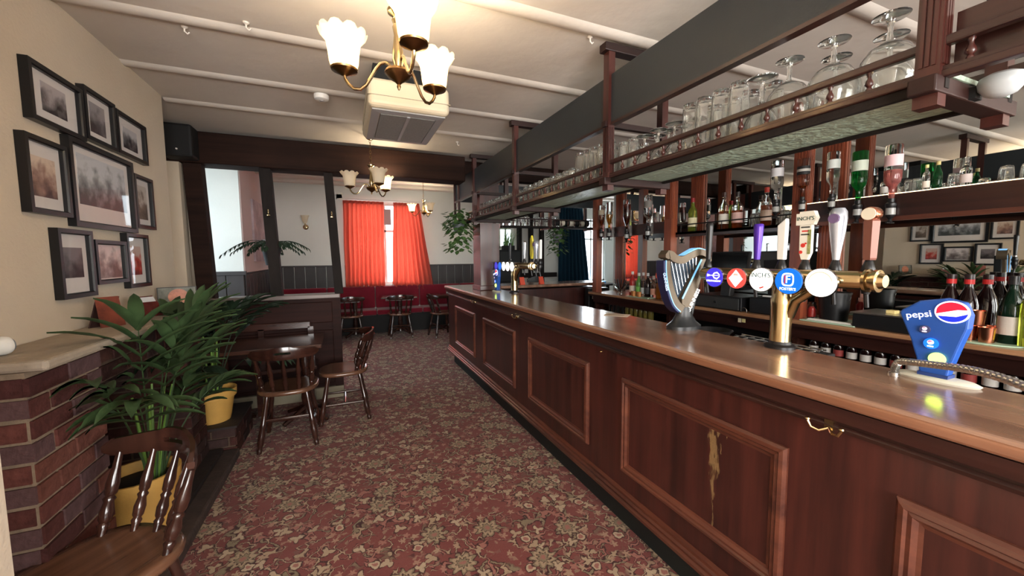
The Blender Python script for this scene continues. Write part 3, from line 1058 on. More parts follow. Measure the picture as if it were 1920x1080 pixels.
def pothos(name, label, c, rnd, n=70, spread=.16, down=.34, side=None):
    r = thing(name, label, 'plant', c)
    MB().lathe(c, [(.05, 0), (.075, .10), (.08, .13), (.07, .13), (.02, .1)], 18).build('pot', M('grey_hanging_pot', (96, 100, 104), .4), r, smooth=True)
    MB().tube([(c[0] + .075, c[1], c[2] + .13), (c[0], c[1], c[2] + .36), (c[0] - .075, c[1], c[2] + .13)], .003, 5).build('hanger', BLACKM, r)
    mb = MB()
    for i in range(n):
        a = rnd.uniform(0, 2 * pi)
        rr = spread * sqrt(rnd.uniform(.05, 1))
        hz = rnd.uniform(-.04, .20) if i % 3 else -rnd.uniform(0, down)
        p = Vector((c[0] + rr * cos(a), c[1] + rr * sin(a), c[2] + .12 + hz - rr * .4))
        L_, w = rnd.uniform(.06, .095), rnd.uniform(.024, .034)
        d = Vector((cos(a), sin(a), rnd.uniform(-1.2, .1))).normalized()
        u = d.cross(Vector((0, 0, 1))).normalized()
        q = [p, p + d * L_ * .35 + u * w, p + d * L_ * .7 + u * w * .7, p + d * L_, p + d * L_ * .7 - u * w * .7, p + d * L_ * .35 - u * w, p + d * L_ * .5 - Vector((0, 0, .008))]
        mb.add(q, [(0, 1, 6), (1, 2, 6), (2, 3, 6), (3, 4, 6), (4, 5, 6), (5, 0, 6)])
    o = mb.build('foliage', M('pothos_leaf', (70, 100, 54), .4, var=(30, .35)), r)
    o['kind'] = 'stuff'
    return r


rnd = random.Random(3)
pothos('hanging_plant', 'trailing green plant in a grey pot at the far corner of the bar gantry', (1.30, 4.72, 1.80), rnd, 210, .17, .30)
pothos('hanging_plant', 'trailing green plant hanging before the dark teal curtain', (3.10, 5.42, 1.72), rnd, 150, .15, .25)
p4 = thing('window_plant', 'grassy green plant in the small far window', 'plant', (3.48, 8.36, 1.66))
MB().box(3.34, 3.62, 8.3, 8.42, 1.66, 1.76).build('trough', BLACKM, p4)
mb = MB()
for k in range(46):
    x0 = rnd.uniform(3.36, 3.60)
    a = rnd.uniform(-.9, .9)
    h = rnd.uniform(.25, .5)
    pts_ = [Vector((x0 + a * .18 * t * t * 1.6, 8.36 + rnd.uniform(-.01, .01), 1.74 + h * t * (1.1 - .35 * t * abs(a)))) for t in (0, .35, .7, 1)]
    vs, fs = [], []
    for i, q in enumerate(pts_):
        w = .009 * (1 - i / 3.2)
        vs += [q - Vector((w, 0, 0)), q + Vector((w, .004, 0))]
    mb.add(vs, [(0, 1, 3, 2), (2, 3, 5, 4), (4, 5, 7, 6)])
o = mb.build('blades', M('grass_leaf', (96, 140, 70), .5, var=(20, .3)), p4)
o['kind'] = 'stuff'

# ------------------------------------------------------------------ CHAIRS
SP = [(0, .011), (.08, .012), (.14, .017), (.17, .012), (.20, .017), (.30, .019), (.40, .013), (.44, .018), (.47, .012), (.50, .017), (.62, .019), (.80, .012), (.92, .010), (1, .010)]
LG = [(0, .017), (.06, .020), (.10, .015), (.14, .022), (.30, .024), (.42, .018), (.46, .023), (.50, .018), (.66, .020), (.84, .016), (.90, .018), (1, .013)]


def make_chair():
    r = thing('spindle_chair', 'x', 'chair', (0, 0, 0))
    # seat: saddle shaped, rounded outline
    out = []
    for k in range(36):
        a = 2 * pi * k / 36
        ca, sa = cos(a), sin(a)
        e = .72
        xx = .222 * (abs(ca) ** e) * (1 if ca >= 0 else -1) * (1 - .06 * sa)
        yy = .215 * (abs(sa) ** e) * (1 if sa >= 0 else -1)
        out.append((xx, yy))
    vs, fs = [], []
    rings = [(.90, .428), (.98, .434), (1.0, .446), (.99, .458), (.95, .466), (.80, .464), (.55, .457), (.25, .455)]
    for sc, z in rings:
        for (xx, yy) in out:
            vs.append((xx * sc, yy * sc, z))
    n = 36
    for i in range(len(rings) - 1):
        for k in range(n):
            j = (k + 1) % n
            fs.append((i * n + k, i * n + j, (i + 1) * n + j, (i + 1) * n + k))
    fs.append(tuple(range(n - 1, -1, -1)))
    fs.append(tuple((len(rings) - 1) * n + k for k in range(n)))
    MB().add(vs, fs).build('seat', SEATW, r, smooth=True, ang=60)
    # crest rail
    yc = lambda xx: .275 - .115 * (xx / .235) ** 2
    nu, nv = 26, 6
    vs, fs = [], []
    th = .024
    grid = {}
    for side in (0, 1):
        for i in range(nu + 1):
            u = -1 + 2 * i / nu
            xx = .235 * u
            ny = Vector((2 * .115 * xx / .235 ** 2, 1, 0)).normalized()
            endf = sqrt(max(0., 1 - max(0, (abs(u) - .82) / .18) ** 2))
            h = .040 * (.45 + .55 * endf)
            bump_ = .012 * cos(u * pi) + (.006 if abs(u) < .3 else 0)
            for j in range(nv + 1):
                v = -1 + 2 * j / nv
                p = Vector((xx, yc(xx), .772 + h * v + (bump_ if v > 0 else 0) * v))
                p = p + ny * (th / 2) * (1 if side else -1) * (1 - .35 * abs(v) ** 4)
                grid[side, i, j] = len(vs)
                vs.append(p)
    hole = set((i, j) for i in range(nu) for j in range(nv) if 10 <= i <= 15 and j in (3,))
    cells = [(i, j) for i in range(nu) for j in range(nv) if (i, j) not in hole]
    for (i, j) in cells:
        for side in (0, 1):
            q = [grid[side, i, j], grid[side, i + 1, j], grid[side, i + 1, j + 1], grid[side, i, j + 1]]
            fs.append(tuple(q))
        for (di, dj, a, b) in ((-1, 0, (i, j), (i, j + 1)), (1, 0, (i + 1, j), (i + 1, j + 1)), (0, -1, (i, j), (i + 1, j)), (0, 1, (i, j + 1), (i + 1, j + 1))):
            ni, nj = i + di, j + dj
            if not (0 <= ni < nu and 0 <= nj < nv) or (ni, nj) in hole:
                fs.append((grid[0, a[0], a[1]], grid[0, b[0], b[1]], grid[1, b[0], b[1]], grid[1, a[0], a[1]]))
    MB().add(vs, fs).build('crest_rail', CHAIRW, r, smooth=True, ang=50)
    for xx in (-.185, -.095, 0, .095, .185):
        a = Vector((xx * .93, .175 - .075 * (xx / .185) ** 2, .455))
        b = Vector((xx * 1.06, yc(xx * 1.06), .748))
        big = abs(xx) > .15
        MB().turned(a, b, [(t_, q * (1.15 if big else 1)) for t_, q in SP], 10).build('spindle', CHAIRW, r, smooth=True, ang=60)
    legs = {}
    for sx in (-1, 1):
        for sy in (-1, 1):
            top, bot = Vector((sx * .135, sy * .13, .44)), Vector((sx * .20, sy * .205, 0))
            legs[sx, sy] = (top, bot)
            MB().turned(bot, top, LG, 10).build('leg', CHAIRW, r, smooth=True, ang=60)
    at = lambda k, z: legs[k][1].lerp(legs[k][0], z / .44)
    sp_ = [(0, .010), (.3, .012), (.5, .016), (.7, .012), (1, .010)]
    for sx in (-1, 1):
        MB().turned(at((sx, -1), .17), at((sx, 1), .17), sp_, 8).build('stretcher', CHAIRW, r, smooth=True)
    MB().turned((at((-1, -1), .17) + at((-1, 1), .17)) / 2, (at((1, -1), .17) + at((1, 1), .17)) / 2, sp_, 8).build('stretcher', CHAIRW, r, smooth=True)
    MB().turned(at((-1, 1), .24), at((1, 1), .24), sp_, 8).build('stretcher', CHAIRW, r, smooth=True)
    return r


G = 'wooden spindle-back chairs'
ch = make_chair()
spots = [((-.82, 1.70), -39, 'wooden spindle chair with a slotted crest rail in the near left corner'),
         ((-.47, 3.62), 180, 'dark spindle chair drawn up to the table behind the palms, back to the camera'),
         ((-.055, 3.97), -90, 'dark spindle chair seen from the side at the aisle end of the near table'),
         ((.91, 7.56), 180, 'dark spindle chair in front of the red bench, at the middle table'),
         ((.05, 7.62), 180, 'dark spindle chair at the far left table, half hidden by the screen'),
         ((1.66, 7.32), 100, 'dark spindle chair just left of the far end of the bar')]
for i, ((xx, yy), rz, lab) in enumerate(spots):
    if i == 0:
        ch.location, ch.rotation_euler = (xx, yy, 0), (0, 0, radians(rz))
        ch['label'], ch['group'] = lab, G
    else:
        dup(ch, (xx, yy, 0), radians(rz), lab, G)

# ------------------------------------------------------------------ TABLES AND BENCHES
def table(name, label, x0, x1, y0, y1, z, m, rz=0, ped=True):
    cx, cy = (x0 + x1) / 2, (y0 + y1) / 2
    r = thing(name, label, 'table', (cx, cy, 0))
    MB().box(x0, x1, y0, y1, z - .035, z).build('table_top', m, r, bevel=.008)
    MB().box(x0 + .08, x1 - .08, y0 + .08, y1 - .08, z - .08, z - .035).build('apron', DKWOOD, r)
    for xx in ((x0 + .16, x1 - .16) if x1 - x0 > .85 else (cx,)):
        MB().lathe((xx, cy, 0), [(.05, .04), (.035, .12), (.05, .2), (.028, .4), (.045, .58), (.05, z - .08)], 12).build('pedestal', DKWOOD, r, smooth=True)
        f = MB()
        for a in range(4):
            q = a * pi / 2 + pi / 4
            f.tube([(xx, cy, .12), (xx + .12 * cos(q), cy + .12 * sin(q), .07), (xx + .25 * cos(q), cy + .25 * sin(q), .02)], [.025, .022, .018], 6)
        f.build('base', DKWOOD, r, smooth=True)
    r.rotation_euler = (0, 0, radians(rz))
    return r


TTOP = wood('table_top_wood', (58, 36, 30), (96, 64, 52), .22, 'X', .6, coat=.6)
table('pub_table', 'dark wooden table against the timber screen behind the palms', -1.18, -.225, 3.76, 4.34, .745, TTOP)
table('pub_table', 'wooden table at the far left, partly behind the screen', -.62, .29, 7.72, 8.2, .745, TTOP)
table('pub_table', 'wooden table below the gap in the red curtains', .62, 1.30, 7.72, 8.2, .745, TTOP, -8)
table('pub_table', 'wooden table showing just left of the far bar corner', 1.62, 2.3, 7.72, 8.2, .745, TTOP)
r = thing('wooden_bench', 'dark wooden bench with a back board fixed to the timber screen', 'bench', (-.75, 4.42, 0))
MB().box(-1.28, -.30, 4.20, 4.50, .41, .45).build('seat', DKWOOD, r, bevel=.008)
MB().box(-1.28, -.36, 4.47, 4.51, .78, .855).build('back_board', DKWOOD, r, bevel=.008)
for xx in (-1.2, -.8, -.36):
    MB().box(xx - .025, xx + .025, 4.26, 4.46, 0, .41).build('leg', DKWOOD, r)
    MB().box(xx - .025, xx + .025, 4.47, 4.51, .41, .80).build('upright', DKWOOD, r)
VELV = M('red_velvet', (118, 22, 40), .85, spec=.2, var=(5, .15))
VELV.node_tree.nodes['Principled BSDF'].inputs['Sheen Weight'].default_value = .3
r = thing('banquette', 'long crimson upholstered bench along the far wall', 'bench', (.6, 8.2, 0))
MB().box(-1.25, 3.2, 8.04, 8.44, .02, .38).build('base', BLACKM, r)
for i in range(5):
    x0 = -1.25 + i * .89
    MB().box(x0 + .003, x0 + .887, 7.97, 8.40, .38, .48).build('seat_cushion', VELV, r, bevel=.03, seg=3)
    MB().box(x0 + .003, x0 + .887, 8.34, 8.445, .48, .925).build('back_cushion', VELV, r, bevel=.03, seg=3)

# ------------------------------------------------------------------ CEILING THINGS
def make_chandelier(label, c, zc, rot, lit, power=5):
    """c = point of the lowest finial, zc = ceiling height"""
    r = thing('chandelier', label, 'chandelier', (c[0], c[1], zc), 'three-arm brass chandeliers')
    x0, y0, z0 = c
    MB().lathe(c, [(.003, 0), (.008, .012), (.006, .02), (.016, .03), (.04, .045), (.052, .06), (.048, .07), (.03, .078), (.012, .085)], 18).build('bowl', BRASS_D, r, smooth=True)
    MB().lathe((x0, y0, z0 + .08), [(.012, 0), (.022, .03), (.02, .06), (.013, .12), (.018, .15), (.014, .16), (.02, .175), (.012, .185), (.034, .20), (.036, .21), (.006, .215)], 16).build('stem', BRASS, r, smooth=True)
    nl = int((zc - .03 - (z0 + .295)) / .026)
    for k in range(nl):
        zz = z0 + .30 + k * .026
        a = (k % 2) * pi / 2
        pts_ = [(x0 + .009 * cos(t * pi / 4) * cos(a), y0 + .009 * cos(t * pi / 4) * sin(a), zz + .012 + .018 * sin(t * pi / 4)) for t in range(9)]
        MB().tube(pts_, .0022, 5).build('chain_link', BRASS_D, r, smooth=True)
    MB().lathe((x0, y0, zc - .035), [(.006, 0), (.03, .01), (.05, .034)], 16).build('ceiling_rose', BRASS, r, smooth=True)
    for k in range(3):
        a = rot + k * 2 * pi / 3
        d = Vector((cos(a), sin(a), 0))
        prof = [(.026, .07), (.034, .092), (.05, .102), (.068, .098), (.085, .08), (.104, .05), (.125, .02), (.148, .004), (.172, .006), (.192, .022), (.205, .042), (.208, .056)]
        arm = MB().tube([Vector(c) + d * q + Vector((0, 0, z_)) for q, z_ in prof], .0062, 8).build('arm', BRASS, r, smooth=True)
        cc = Vector(c) + d * .208 + Vector((0, 0, .054))
        MB().lathe(cc, [(.008, 0), (.03, .012), (.048, .02), (.05, .026), (.02, .03)], 18).build('cup', BRASS_D, arm, smooth=True)

        def scallop(i, q, rr, z_):
            if z_ > .135:
                s_ = sqrt(abs(cos(5 * q)))
                return rr * (.97 + .05 * s_), z_ - .012 + .014 * s_
            return rr * (1 + .012 * cos(10 * q)), z_
        pr = [(.024, .022), (.046, .026), (.052, .05), (.055, .08), (.060, .115), (.068, .14), (.084, .158), (.088, .162), (.080, .157), (.065, .14), (.057, .115), (.052, .08), (.049, .05), (.043, .03), (.022, .027)]
        MB().lathe(cc, pr, 40, (False, False), scallop).build('shade', FROST, arm, smooth=True, ang=75)
        MB().lathe(cc, [(.010, .024), (.011, .05), (.016, .06), (.026, .085), (.026, .10), (.014, .118), (.003, .122)], 14).build('bulb', M('bulb_lit', (255, 240, 214), .4, emit=((255, 226, 180), 22.)) if lit[k] else WHITEP, arm, smooth=True)
        if lit[k]:
            ld = bpy.data.lights.new('bulb_light', 'POINT')
            ld.energy = power
            ld.color = (1, .84, .62)
            ld.shadow_soft_size = .03
            lo_ = bpy.data.objects.new('bulb_light', ld)
            COL.objects.link(lo_)
            lo_.location = cc + Vector((0, 0, .135)) - Vector(r.location)
            lo_.parent = r
    return r


make_chandelier('brass chandelier with three lit frilled shades close to the camera', (.215, 1.60, 2.145), 2.7, radians(157), (1, 1, 1))
make_chandelier('brass chandelier with one lit shade hanging before the ceiling beam', (.268, 4.20, 2.135), 2.7, radians(165), (0, 0, 1), 5)
make_chandelier('brass chandelier hanging in front of the right red curtain', (1.34, 7.2, 2.25), 2.92, radians(172), (1, 0, 1), 5)

r = thing('air_conditioner', 'cream ceiling air conditioning unit with a grey grille underneath', 'air conditioner', (.41, 2.93, 2.7))
MB().box(.16, .665, 2.56, 3.30, 2.42, 2.595).build('casing', CREAMP, r, bevel=.035, seg=4)
MB().box(.20, .62, 2.63, 3.24, 2.595, 2.70).build('mounting', BLACKM, r)
gr = MB().sweep_rect((.185, 2.60, 2.4195), (1, 0, 0), (0, 1, 0), (0, 0, -1), .455, .66, [(0, -.002), (0, .006), (.05, .010), (.05, -.002)]).build('grille_frame', M('pale_grey_plastic', (176, 178, 180), .5), r)
for k in range(2):
    MB().box(.24 + k * .18, .405 + k * .18, 2.66, 3.20, 2.408, 2.418).build('filter_panel', M('filter_grey', (150, 152, 150), .7, var=(160, .2)), r)
MB().box(.403, .422, 2.65, 3.21, 2.402, 2.418).build('divider', M('pale_grey_plastic', (176, 178, 180), .5), r)
MB().box(.158, .667, 2.558, 3.302, 2.485, 2.489).build('seam', M('seam_line', (168, 158, 136), .6), r)
r = thing('smoke_detector', 'round white smoke detector on the ceiling left of the air conditioner', 'smoke detector', (-.115, 3.2, 2.67))
MB().lathe((-.115, 3.2, 2.632), [(.03, 0), (.046, .008), (.05, .02), (.05, .038)], 22).build('body', WHITEP, r, smooth=True)
MB().lathe((-.115, 3.2, 2.628), [(.012, 0), (.014, .006)], 14).build('sensor', M('grey_sensor', (170, 170, 172), .5), r)
hk = [(-.72, 2.60, 'by the left wall'), (-.42, 2.44, 'left of the near chandelier'), (1.28, 1.88, 'beside the gantry bracket'), (1.12, 4.05, 'before the right end of the beam'), (.86, 1.62, 'right of the near chandelier')]
for (xx, yy, w_) in hk:
    z_ = 2.7
    r = thing('ceiling_hook', 'small white painted hook in the ceiling ' + w_, 'hook', (xx, yy, z_))
    MB().lathe((xx, yy, z_ - .012), [(.004, 0), (.014, .006), (.016, .012)], 12).build('base', PLASTER_C, r, smooth=True)
    MB().tube([(xx, yy, z_ - .01), (xx, yy, z_ - .025), (xx + .012, yy, z_ - .035), (xx + .02, yy, z_ - .026)], .004, 6).build('hook', PLASTER_C, r, smooth=True)
# ------------------------------------------------------------------ BAR COUNTER
bc = thing('bar_counter', 'long mahogany bar counter with raised panels along the aisle', 'bar counter', (1.5, 2.5, 0))
MB().box(1.33, 1.70, -.75, 5.43, .18, 1.03).build('carcass', MAHOG, bc)
MB().box(1.70, 3.6, 5.03, 5.43, .0, 1.03).build('return_carcass', MAHOG, bc)
MB().box(1.385, 1.66, -.75, 5.38, 0, .18).build('plinth', M('black_plinth', (20, 26, 26), .6), bc)
for (nm, pr) in (('foot_moulding', [(0, .178), (-.033, .182), (-.036, .200), (-.024, .206), (-.028, .220), (-.016, .226), (-.018, .242), (0, .250)]),
                 ('cornice_moulding', [(0, .975), (-.012, .978), (-.018, .990), (-.010, .998), (-.026, 1.012), (-.030, 1.03), (-.034, 1.055), (0, 1.055)])):
    MB().prism(pr, (1.331, -.75, 0), (1, 0, 0), (0, 0, 1), (0, 6.19, 0)).build(nm, OAKM if nm[0] == 'f' else MAHOG_Y, bc)
    MB().prism([(-a, b) for a, b in pr], (1.30, 5.429, 0), (0, 1, 0), (0, 0, 1), (2.3, 0, 0)).build(nm, MAHOG_Y, bc)
PROF = [(0, 0), (0, .010), (.008, .020), (.020, .023), (.026, .016), (.036, .018), (.046, .008), (.056, .006), (.056, 0)]
for y1 in (5.03, 3.885, 2.77, 1.622, .505):
    w = .84
    pn = MB().box(1.326, 1.334, y1 - w + .05, y1 - .05, .40, .81).build('raised_panel', MAHOG, bc)
    MB().sweep_rect((1.331, y1 - w, .35), (0, 1, 0), (0, 0, 1), (-1, 0, 0), w, .51, PROF).build('panel_moulding', OAKM, pn)
def streak_mat():
    m = bpy.data.materials.new('bare_wood_streak')
    m.use_nodes = True
    nt = m.node_tree
    L = nt.links
    N = nt.nodes.new
    p = nt.nodes['Principled BSDF']
    p.inputs['Base Color'].default_value = (*srgb(150, 118, 78), 1)
    p.inputs['Roughness'].default_value = .6
    tc = N('ShaderNodeTexCoord')
    sx = N('ShaderNodeSeparateXYZ')
    L.new(tc.outputs['Generated'], sx.inputs[0])
    mp = N('ShaderNodeMapping')
    mp.inputs['Scale'].default_value = (60, 60, 16)
    L.new(tc.outputs['Object'], mp.inputs[0])
    nz = N('ShaderNodeTexNoise')
    nz.inputs['Scale'].default_value = 1
    nz.inputs['Detail'].default_value = 5
    L.new(mp.outputs[0], nz.inputs['Vector'])

    def mth(op, a, b):
        n = N('ShaderNodeMath')
        n.operation = op
        for i, q in enumerate((a, b)):
            if isinstance(q, (int, float)):
                n.inputs[i].default_value = q
            else:
                L.new(q, n.inputs[i])
        return n.outputs[0]
    side = mth('ABSOLUTE', mth('SUBTRACT', sx.outputs[1], .5), 0)
    # wider near the top, thinning out downwards
    wid = mth('ADD', mth('MULTIPLY', mth('POWER', sx.outputs[2], 3), .34), .07)
    inn = mth('SUBTRACT', 1, mth('DIVIDE', side, wid))
    v = mth('ADD', mth('MULTIPLY', inn, .22), mth('SUBTRACT', nz.outputs['Fac'], .60))
    al = N('ShaderNodeMapRange')
    L.new(v, al.inputs[0])
    al.inputs[1].default_value = 0
    al.inputs[2].default_value = .12
    al.inputs[4].default_value = .55
    L.new(al.outputs[0], p.inputs['Alpha'])
    return m


MB().box(1.3252, 1.3258, .985, 1.135, .40, .805).build('worn_streak', streak_mat(), bc)
# coat hooks under the bar edge
for (yy, zz) in ((4.16, 1.0), (2.98, .995), (.666, .985)):
    mb = MB().box(1.314, 1.330, yy - .012, yy + .012, zz - .012, zz + .034)
    mb.turned((1.318, yy, zz + .034), (1.318, yy, zz + .036), [(0, .012), (1, .012)], 10)
    for s in (-1, 1):
        mb.tube([(1.316, yy, zz - .004), (1.300, yy + s * .018, zz - .016), (1.292, yy + s * .036, zz - .010), (1.290, yy + s * .045, zz + .008)], .0045, 8)
        mb.turned((1.290, yy + s * .045, zz + .008), (1.290, yy + s * .045, zz + .018), [(0, .004), (.4, .008), (.8, .007), (1, .002)], 10)
    mb.build('coat_hook', BRASS, bc, smooth=True)
MB().turned((1.332, 1.814, .955), (1.318, 1.814, .955), [(0, .007), (.5, .008), (1, .004)], 10).build('screw_eye', BRASS_D, bc, smooth=True)

bt = thing('bar_worktop', 'worn polished wooden bar top with a rounded edge', 'bar top', (1.5, 2.5, 1.06))
MB().prism([(1.288, -.75), (1.76, -.75), (1.76, 4.98), (3.7, 4.98), (3.7, 5.49), (1.288, 5.49)], (0, 0, 1.057), (1, 0, 0), (0, 1, 0), (0, 0, .043)).build('worktop', BARTOP, bt, bevel=.014, seg=3)
MB().box(1.2835, 1.300, -.75, 5.48, 1.062, 1.091).build('edge_strip', OAKT, bt, bevel=.006)
t = thing('bar_mat', 'small pale paper lying on the bar top left of the harp tap', 'paper', (1.66, 2.07, 1.1))
MB().prism([(0, 0), (.16, 0), (.16, .11), (0, .11)], (1.585, 2.15, 1.1005), (.62, -.78, 0), (.78, .62, 0), (0, 0, .0015)).build('sheet', M('paper', (196, 180, 160), .7), t)
MB().prism([(.02, .02), (.13, .02), (.13, .08), (.02, .08)], (1.585, 2.15, 1.102), (.62, -.78, 0), (.78, .62, 0), (0, 0, .0005)).build('print', M('paper_print', (170, 150, 128), .7), t)

# square column carrying the far end of the gantry
co = thing('bar_column', 'square mahogany column standing on the far part of the bar', 'column', (1.6, 4.55, 1.1))
MB().box(1.475, 1.715, 4.40, 4.68, 1.1, 1.90).build('shaft', MAHOG, co)
MB().box(1.46, 1.73, 4.385, 4.695, 1.1, 1.16).build('base_moulding', MAHOG, co, bevel=.008)
MB().box(1.475, 1.715, 4.40, 4.68, 1.93, 2.48).build('upper_shaft', MAHOG, co)

# ------------------------------------------------------------------ GLASS GANTRY
ga = thing('glass_gantry', 'long hanging mahogany gantry with a railed glass shelf above the bar', 'gantry', (1.53, 2.4, 2.7))
XF, XB, ZS = 1.40, 1.79, 1.953
PY = [-.78, .53, 1.865, 3.18, 4.36]
# textured cloudy shelf underside
SHELF = M('reeded_shelf_glass', (176, 200, 180), .3, spec=.7, var=(30, .22, (1, .35, 1)), bump=(40, 1.0))
MB().box(XF + .015, XB - .01, .50, 4.70, ZS - .008, ZS + .004).build('shelf_panel', SHELF, ga)
MB().box(XF - .012, XF + .018, -.85, 4.72, ZS - .014, ZS + .006).build('front_edge', MAHOG_Y, ga, bevel=.004)
MB().box(XF - .004, XF + .016, .50, 4.72, ZS - .038, ZS - .014).build('lower_edge', BLACKW, ga)
MB().box(XB - .018, XB + .008, .50, 4.72, ZS - .020, ZS + .014).build('back_edge', BLACKW, ga, bevel=.004)
MB().box(XF - .013, XF + .013, -.85, 4.70, 2.016, 2.040).build('top_rail', MAHOG_Y, ga, bevel=.005)
MB().box(XF - .008, XF + .008, -.85, 4.70, ZS + .004, ZS + .014).build('bottom_rail', MAHOG_Y, ga)
MB().box(XB - .012, XB + .008, -.85, 4.70, 2.02, 2.036).build('back_rail', MAHOG_Y, ga)
BALP = [(0, .007), (.1, .008), (.2, .005), (.34, .011), (.5, .009), (.66, .005), (.8, .005), (.9, .008), (1, .006)]
yy = -.72
bm_ = MB().turned((0, 0, 0), (0, 0, 2.018 - (ZS + .012)), BALP, 8).mesh('baluster', True, 60)
bm_.materials.append(MAHOG)
k = 0
while yy < 4.66:
    if min(abs(yy - p) for p in PY) > .035:
        o = obj('baluster', bm_, None, ga)
        o.matrix_parent_inverse = Matrix.Identity(4)
        o.location = Vector((XF, yy, ZS + .012)) - ga.location
    yy += .0985
for i, y in enumerate(PY):
    # fluted front post from shelf to ceiling
    mb = MB().box(XF - .022, XF + .020, y - .024, y + .024, ZS - .080, 2.64)
    for q in (-.012, 0, .012):
        mb.box(XF - .026, XF - .022, y + q - .004, y + q + .004, ZS + .02, 2.22)
        mb.box(XF + q - .004, XF + q + .004, y - .028, y - .024, ZS + .02, 2.22)
    mb.build('front_post', MAHOG if i not in (0,) else MAHOG, ga)
    MB().box(XB - .02, XB + .025, y - .022, y + .022, ZS - .080, 2.66).build('rear_post', MAHOG, ga)
    MB().box(XF - .045, XB + .05, y - .028, y + .028, ZS - .050, ZS - .008).build('shelf_bearer', MAHOG_X, ga, bevel=.004)
    MB().box(XF - .038, XB + .03, y - .016, y + .016, 2.225, 2.255).build('cross_rail', MAHOG_X, ga)
    MB().box(XF - .048, XB + .06, y - .03, y + .03, 2.628, 2.672).build('ceiling_bracket', MAHOG_X, ga, bevel=.004)
MB().box(XF - .004, XF + .018, -.85, 5.18, 2.245, 2.508).build('fascia', FASCIA, ga, bevel=.004)
MB().box(XF - .008, XF + .030, -.85, 5.18, 2.232, 2.247).build('fascia_strip', MAHOG_Y, ga)
MB().box(XF - .004, 3.65, 5.18, 5.20, 2.245, 2.508).build('return_fascia', FASCIA, ga)
# corner frame past the column
for (xx, y) in ((XF - .01, 5.00), (XF - .01, 5.20)):
    MB().box(xx - .014, xx + .014, y - .014, y + .014, 1.95, 2.70).build('corner_post', MAHOG, ga)
MB().box(XF - .022, XF + .004, 4.36, 5.21, 2.226, 2.246).build('corner_rail', MAHOG_Y, ga)
MB().box(XF - .022, XF + .004, 4.99, 5.21, 1.94, 1.965).build('corner_rail', MAHOG_Y, ga)
# low board behind the near end of the gantry
MB().box(XF + .03, XF + .045, -.85, .50, ZS, 2.10).build('end_board', MAHOG_Y, ga)
r = thing('globe_lamp', 'white bowl shaped lamp shade on the near end of the gantry', 'lamp', (1.55, .44, 1.89))
MB().lathe((1.55, .452, 1.897), [(.014, 0), (.028, .007), (.040, .024), (.043, .038), (.039, .050), (.024, .058), (.004, .061)], 24, (True, True)).build('shade', M('opal_white', (176, 182, 184), .4), r, smooth=True)
MB().box(1.53, 1.57, .49, .505, 1.905, 1.935).build('base', BLACKM, r)

# return gantry over the far end of the bar
g2 = thing('return_gantry', 'small dark railed glass shelf hanging over the far return of the bar', 'gantry', (2.9, 5.3, 2.7))
MB().box(2.05, 3.68, 5.22, 5.48, 1.935, 1.955).build('shelf', BLACKW, g2)
for y in (5.22, 5.48):
    MB().box(2.05, 3.68, y - .01, y + .01, 2.045, 2.065).build('rail', MAHOG_X, g2)
for xx in (2.06, 2.86, 3.66):
    for y in (5.22, 5.48):
        MB().box(xx - .02, xx + .02, y - .02, y + .02, 1.91, 2.7 if xx < 3 else 2.34).build('post', MAHOG, g2)
    MB().box(xx - .015, xx + .015, 5.2, 5.5, 1.915, 1.94).build('bearer', MAHOG, g2)
MB().box(2.86, 3.68, 5.21, 5.23, 2.31, 2.34).build('top_rail', MAHOG_X, g2)
for k in range(14):
    xx = 2.14 + k * .115
    MB().turned((xx, 5.22, 1.955), (xx, 5.22, 2.046), BALP, 6).build('baluster', MAHOG, g2)

# ------------------------------------------------------------------ GLASSES
def rev(o_prof, t=.0022):
    """thin walled closed profile from outer (r,z) list going rim -> end"""
    inner = [(max(.001, r_ - t), z_) for r_, z_ in reversed(o_prof[:-1])]
    return o_prof, inner


def glass_mesh(kind):
    if kind == 'highball':      # upside down
        pr = [(.041, 0), (.042, .02), (.040, .06), (.0405, .10), (.037, .15), (.0355, .195), (.034, .215), (.031, .22), (.001, .22), (.001, .206), (.031, .20), (.033, .15), (.037, .10), (.0368, .06), (.0388, .02), (.0385, .001)]
    elif kind == 'tumbler':
        pr = [(.040, 0), (.042, .03), (.041, .08), (.037, .125), (.034, .138), (.030, .142), (.001, .142), (.001, .128), (.032, .124), (.038, .08), (.0392, .03), (.0378, .001)]
    elif kind == 'goblet':      # balloon glass upside down
        pr = [(.046, 0), (.055, .03), (.060, .06), (.056, .09), (.040, .115), (.018, .128), (.0075, .134), (.006, .15), (.006, .172), (.010, .184), (.036, .190), (.038, .193),
              (.001, .194), (.001, .128), (.016, .124), (.038, .112), (.053, .089), (.0575, .06), (.0528, .03), (.0440, .001)]
    else:                       # small wine / cocktail glass upside down
        pr = [(.040, 0), (.036, .03), (.022, .058), (.008, .072), (.0045, .085), (.0045, .118), (.008, .126), (.033, .131), (.034, .134), (.001, .135), (.001, .068), (.02, .054), (.034, .029), (.0382, .001)]
    fl_ = (lambda i, q, r, z: (r * (1 + .035 * cos(9 * q) * min(1, z / .03)), z)) if kind in ('highball', 'tumbler') else None
    me = MB().lathe((0, 0, 0), pr + [pr[0]], 36 if fl_ else 20, (False, False), fl_).mesh(kind, True, 50)
    me.materials.append(GLASS)
    return me


GM = {k: glass_mesh(k) for k in ('highball', 'tumbler', 'goblet', 'wine')}
NAME = {'highball': 'highball_glass', 'tumbler': 'tumbler', 'goblet': 'balloon_glass', 'wine': 'stemmed_glass'}
rg = random.Random(8)


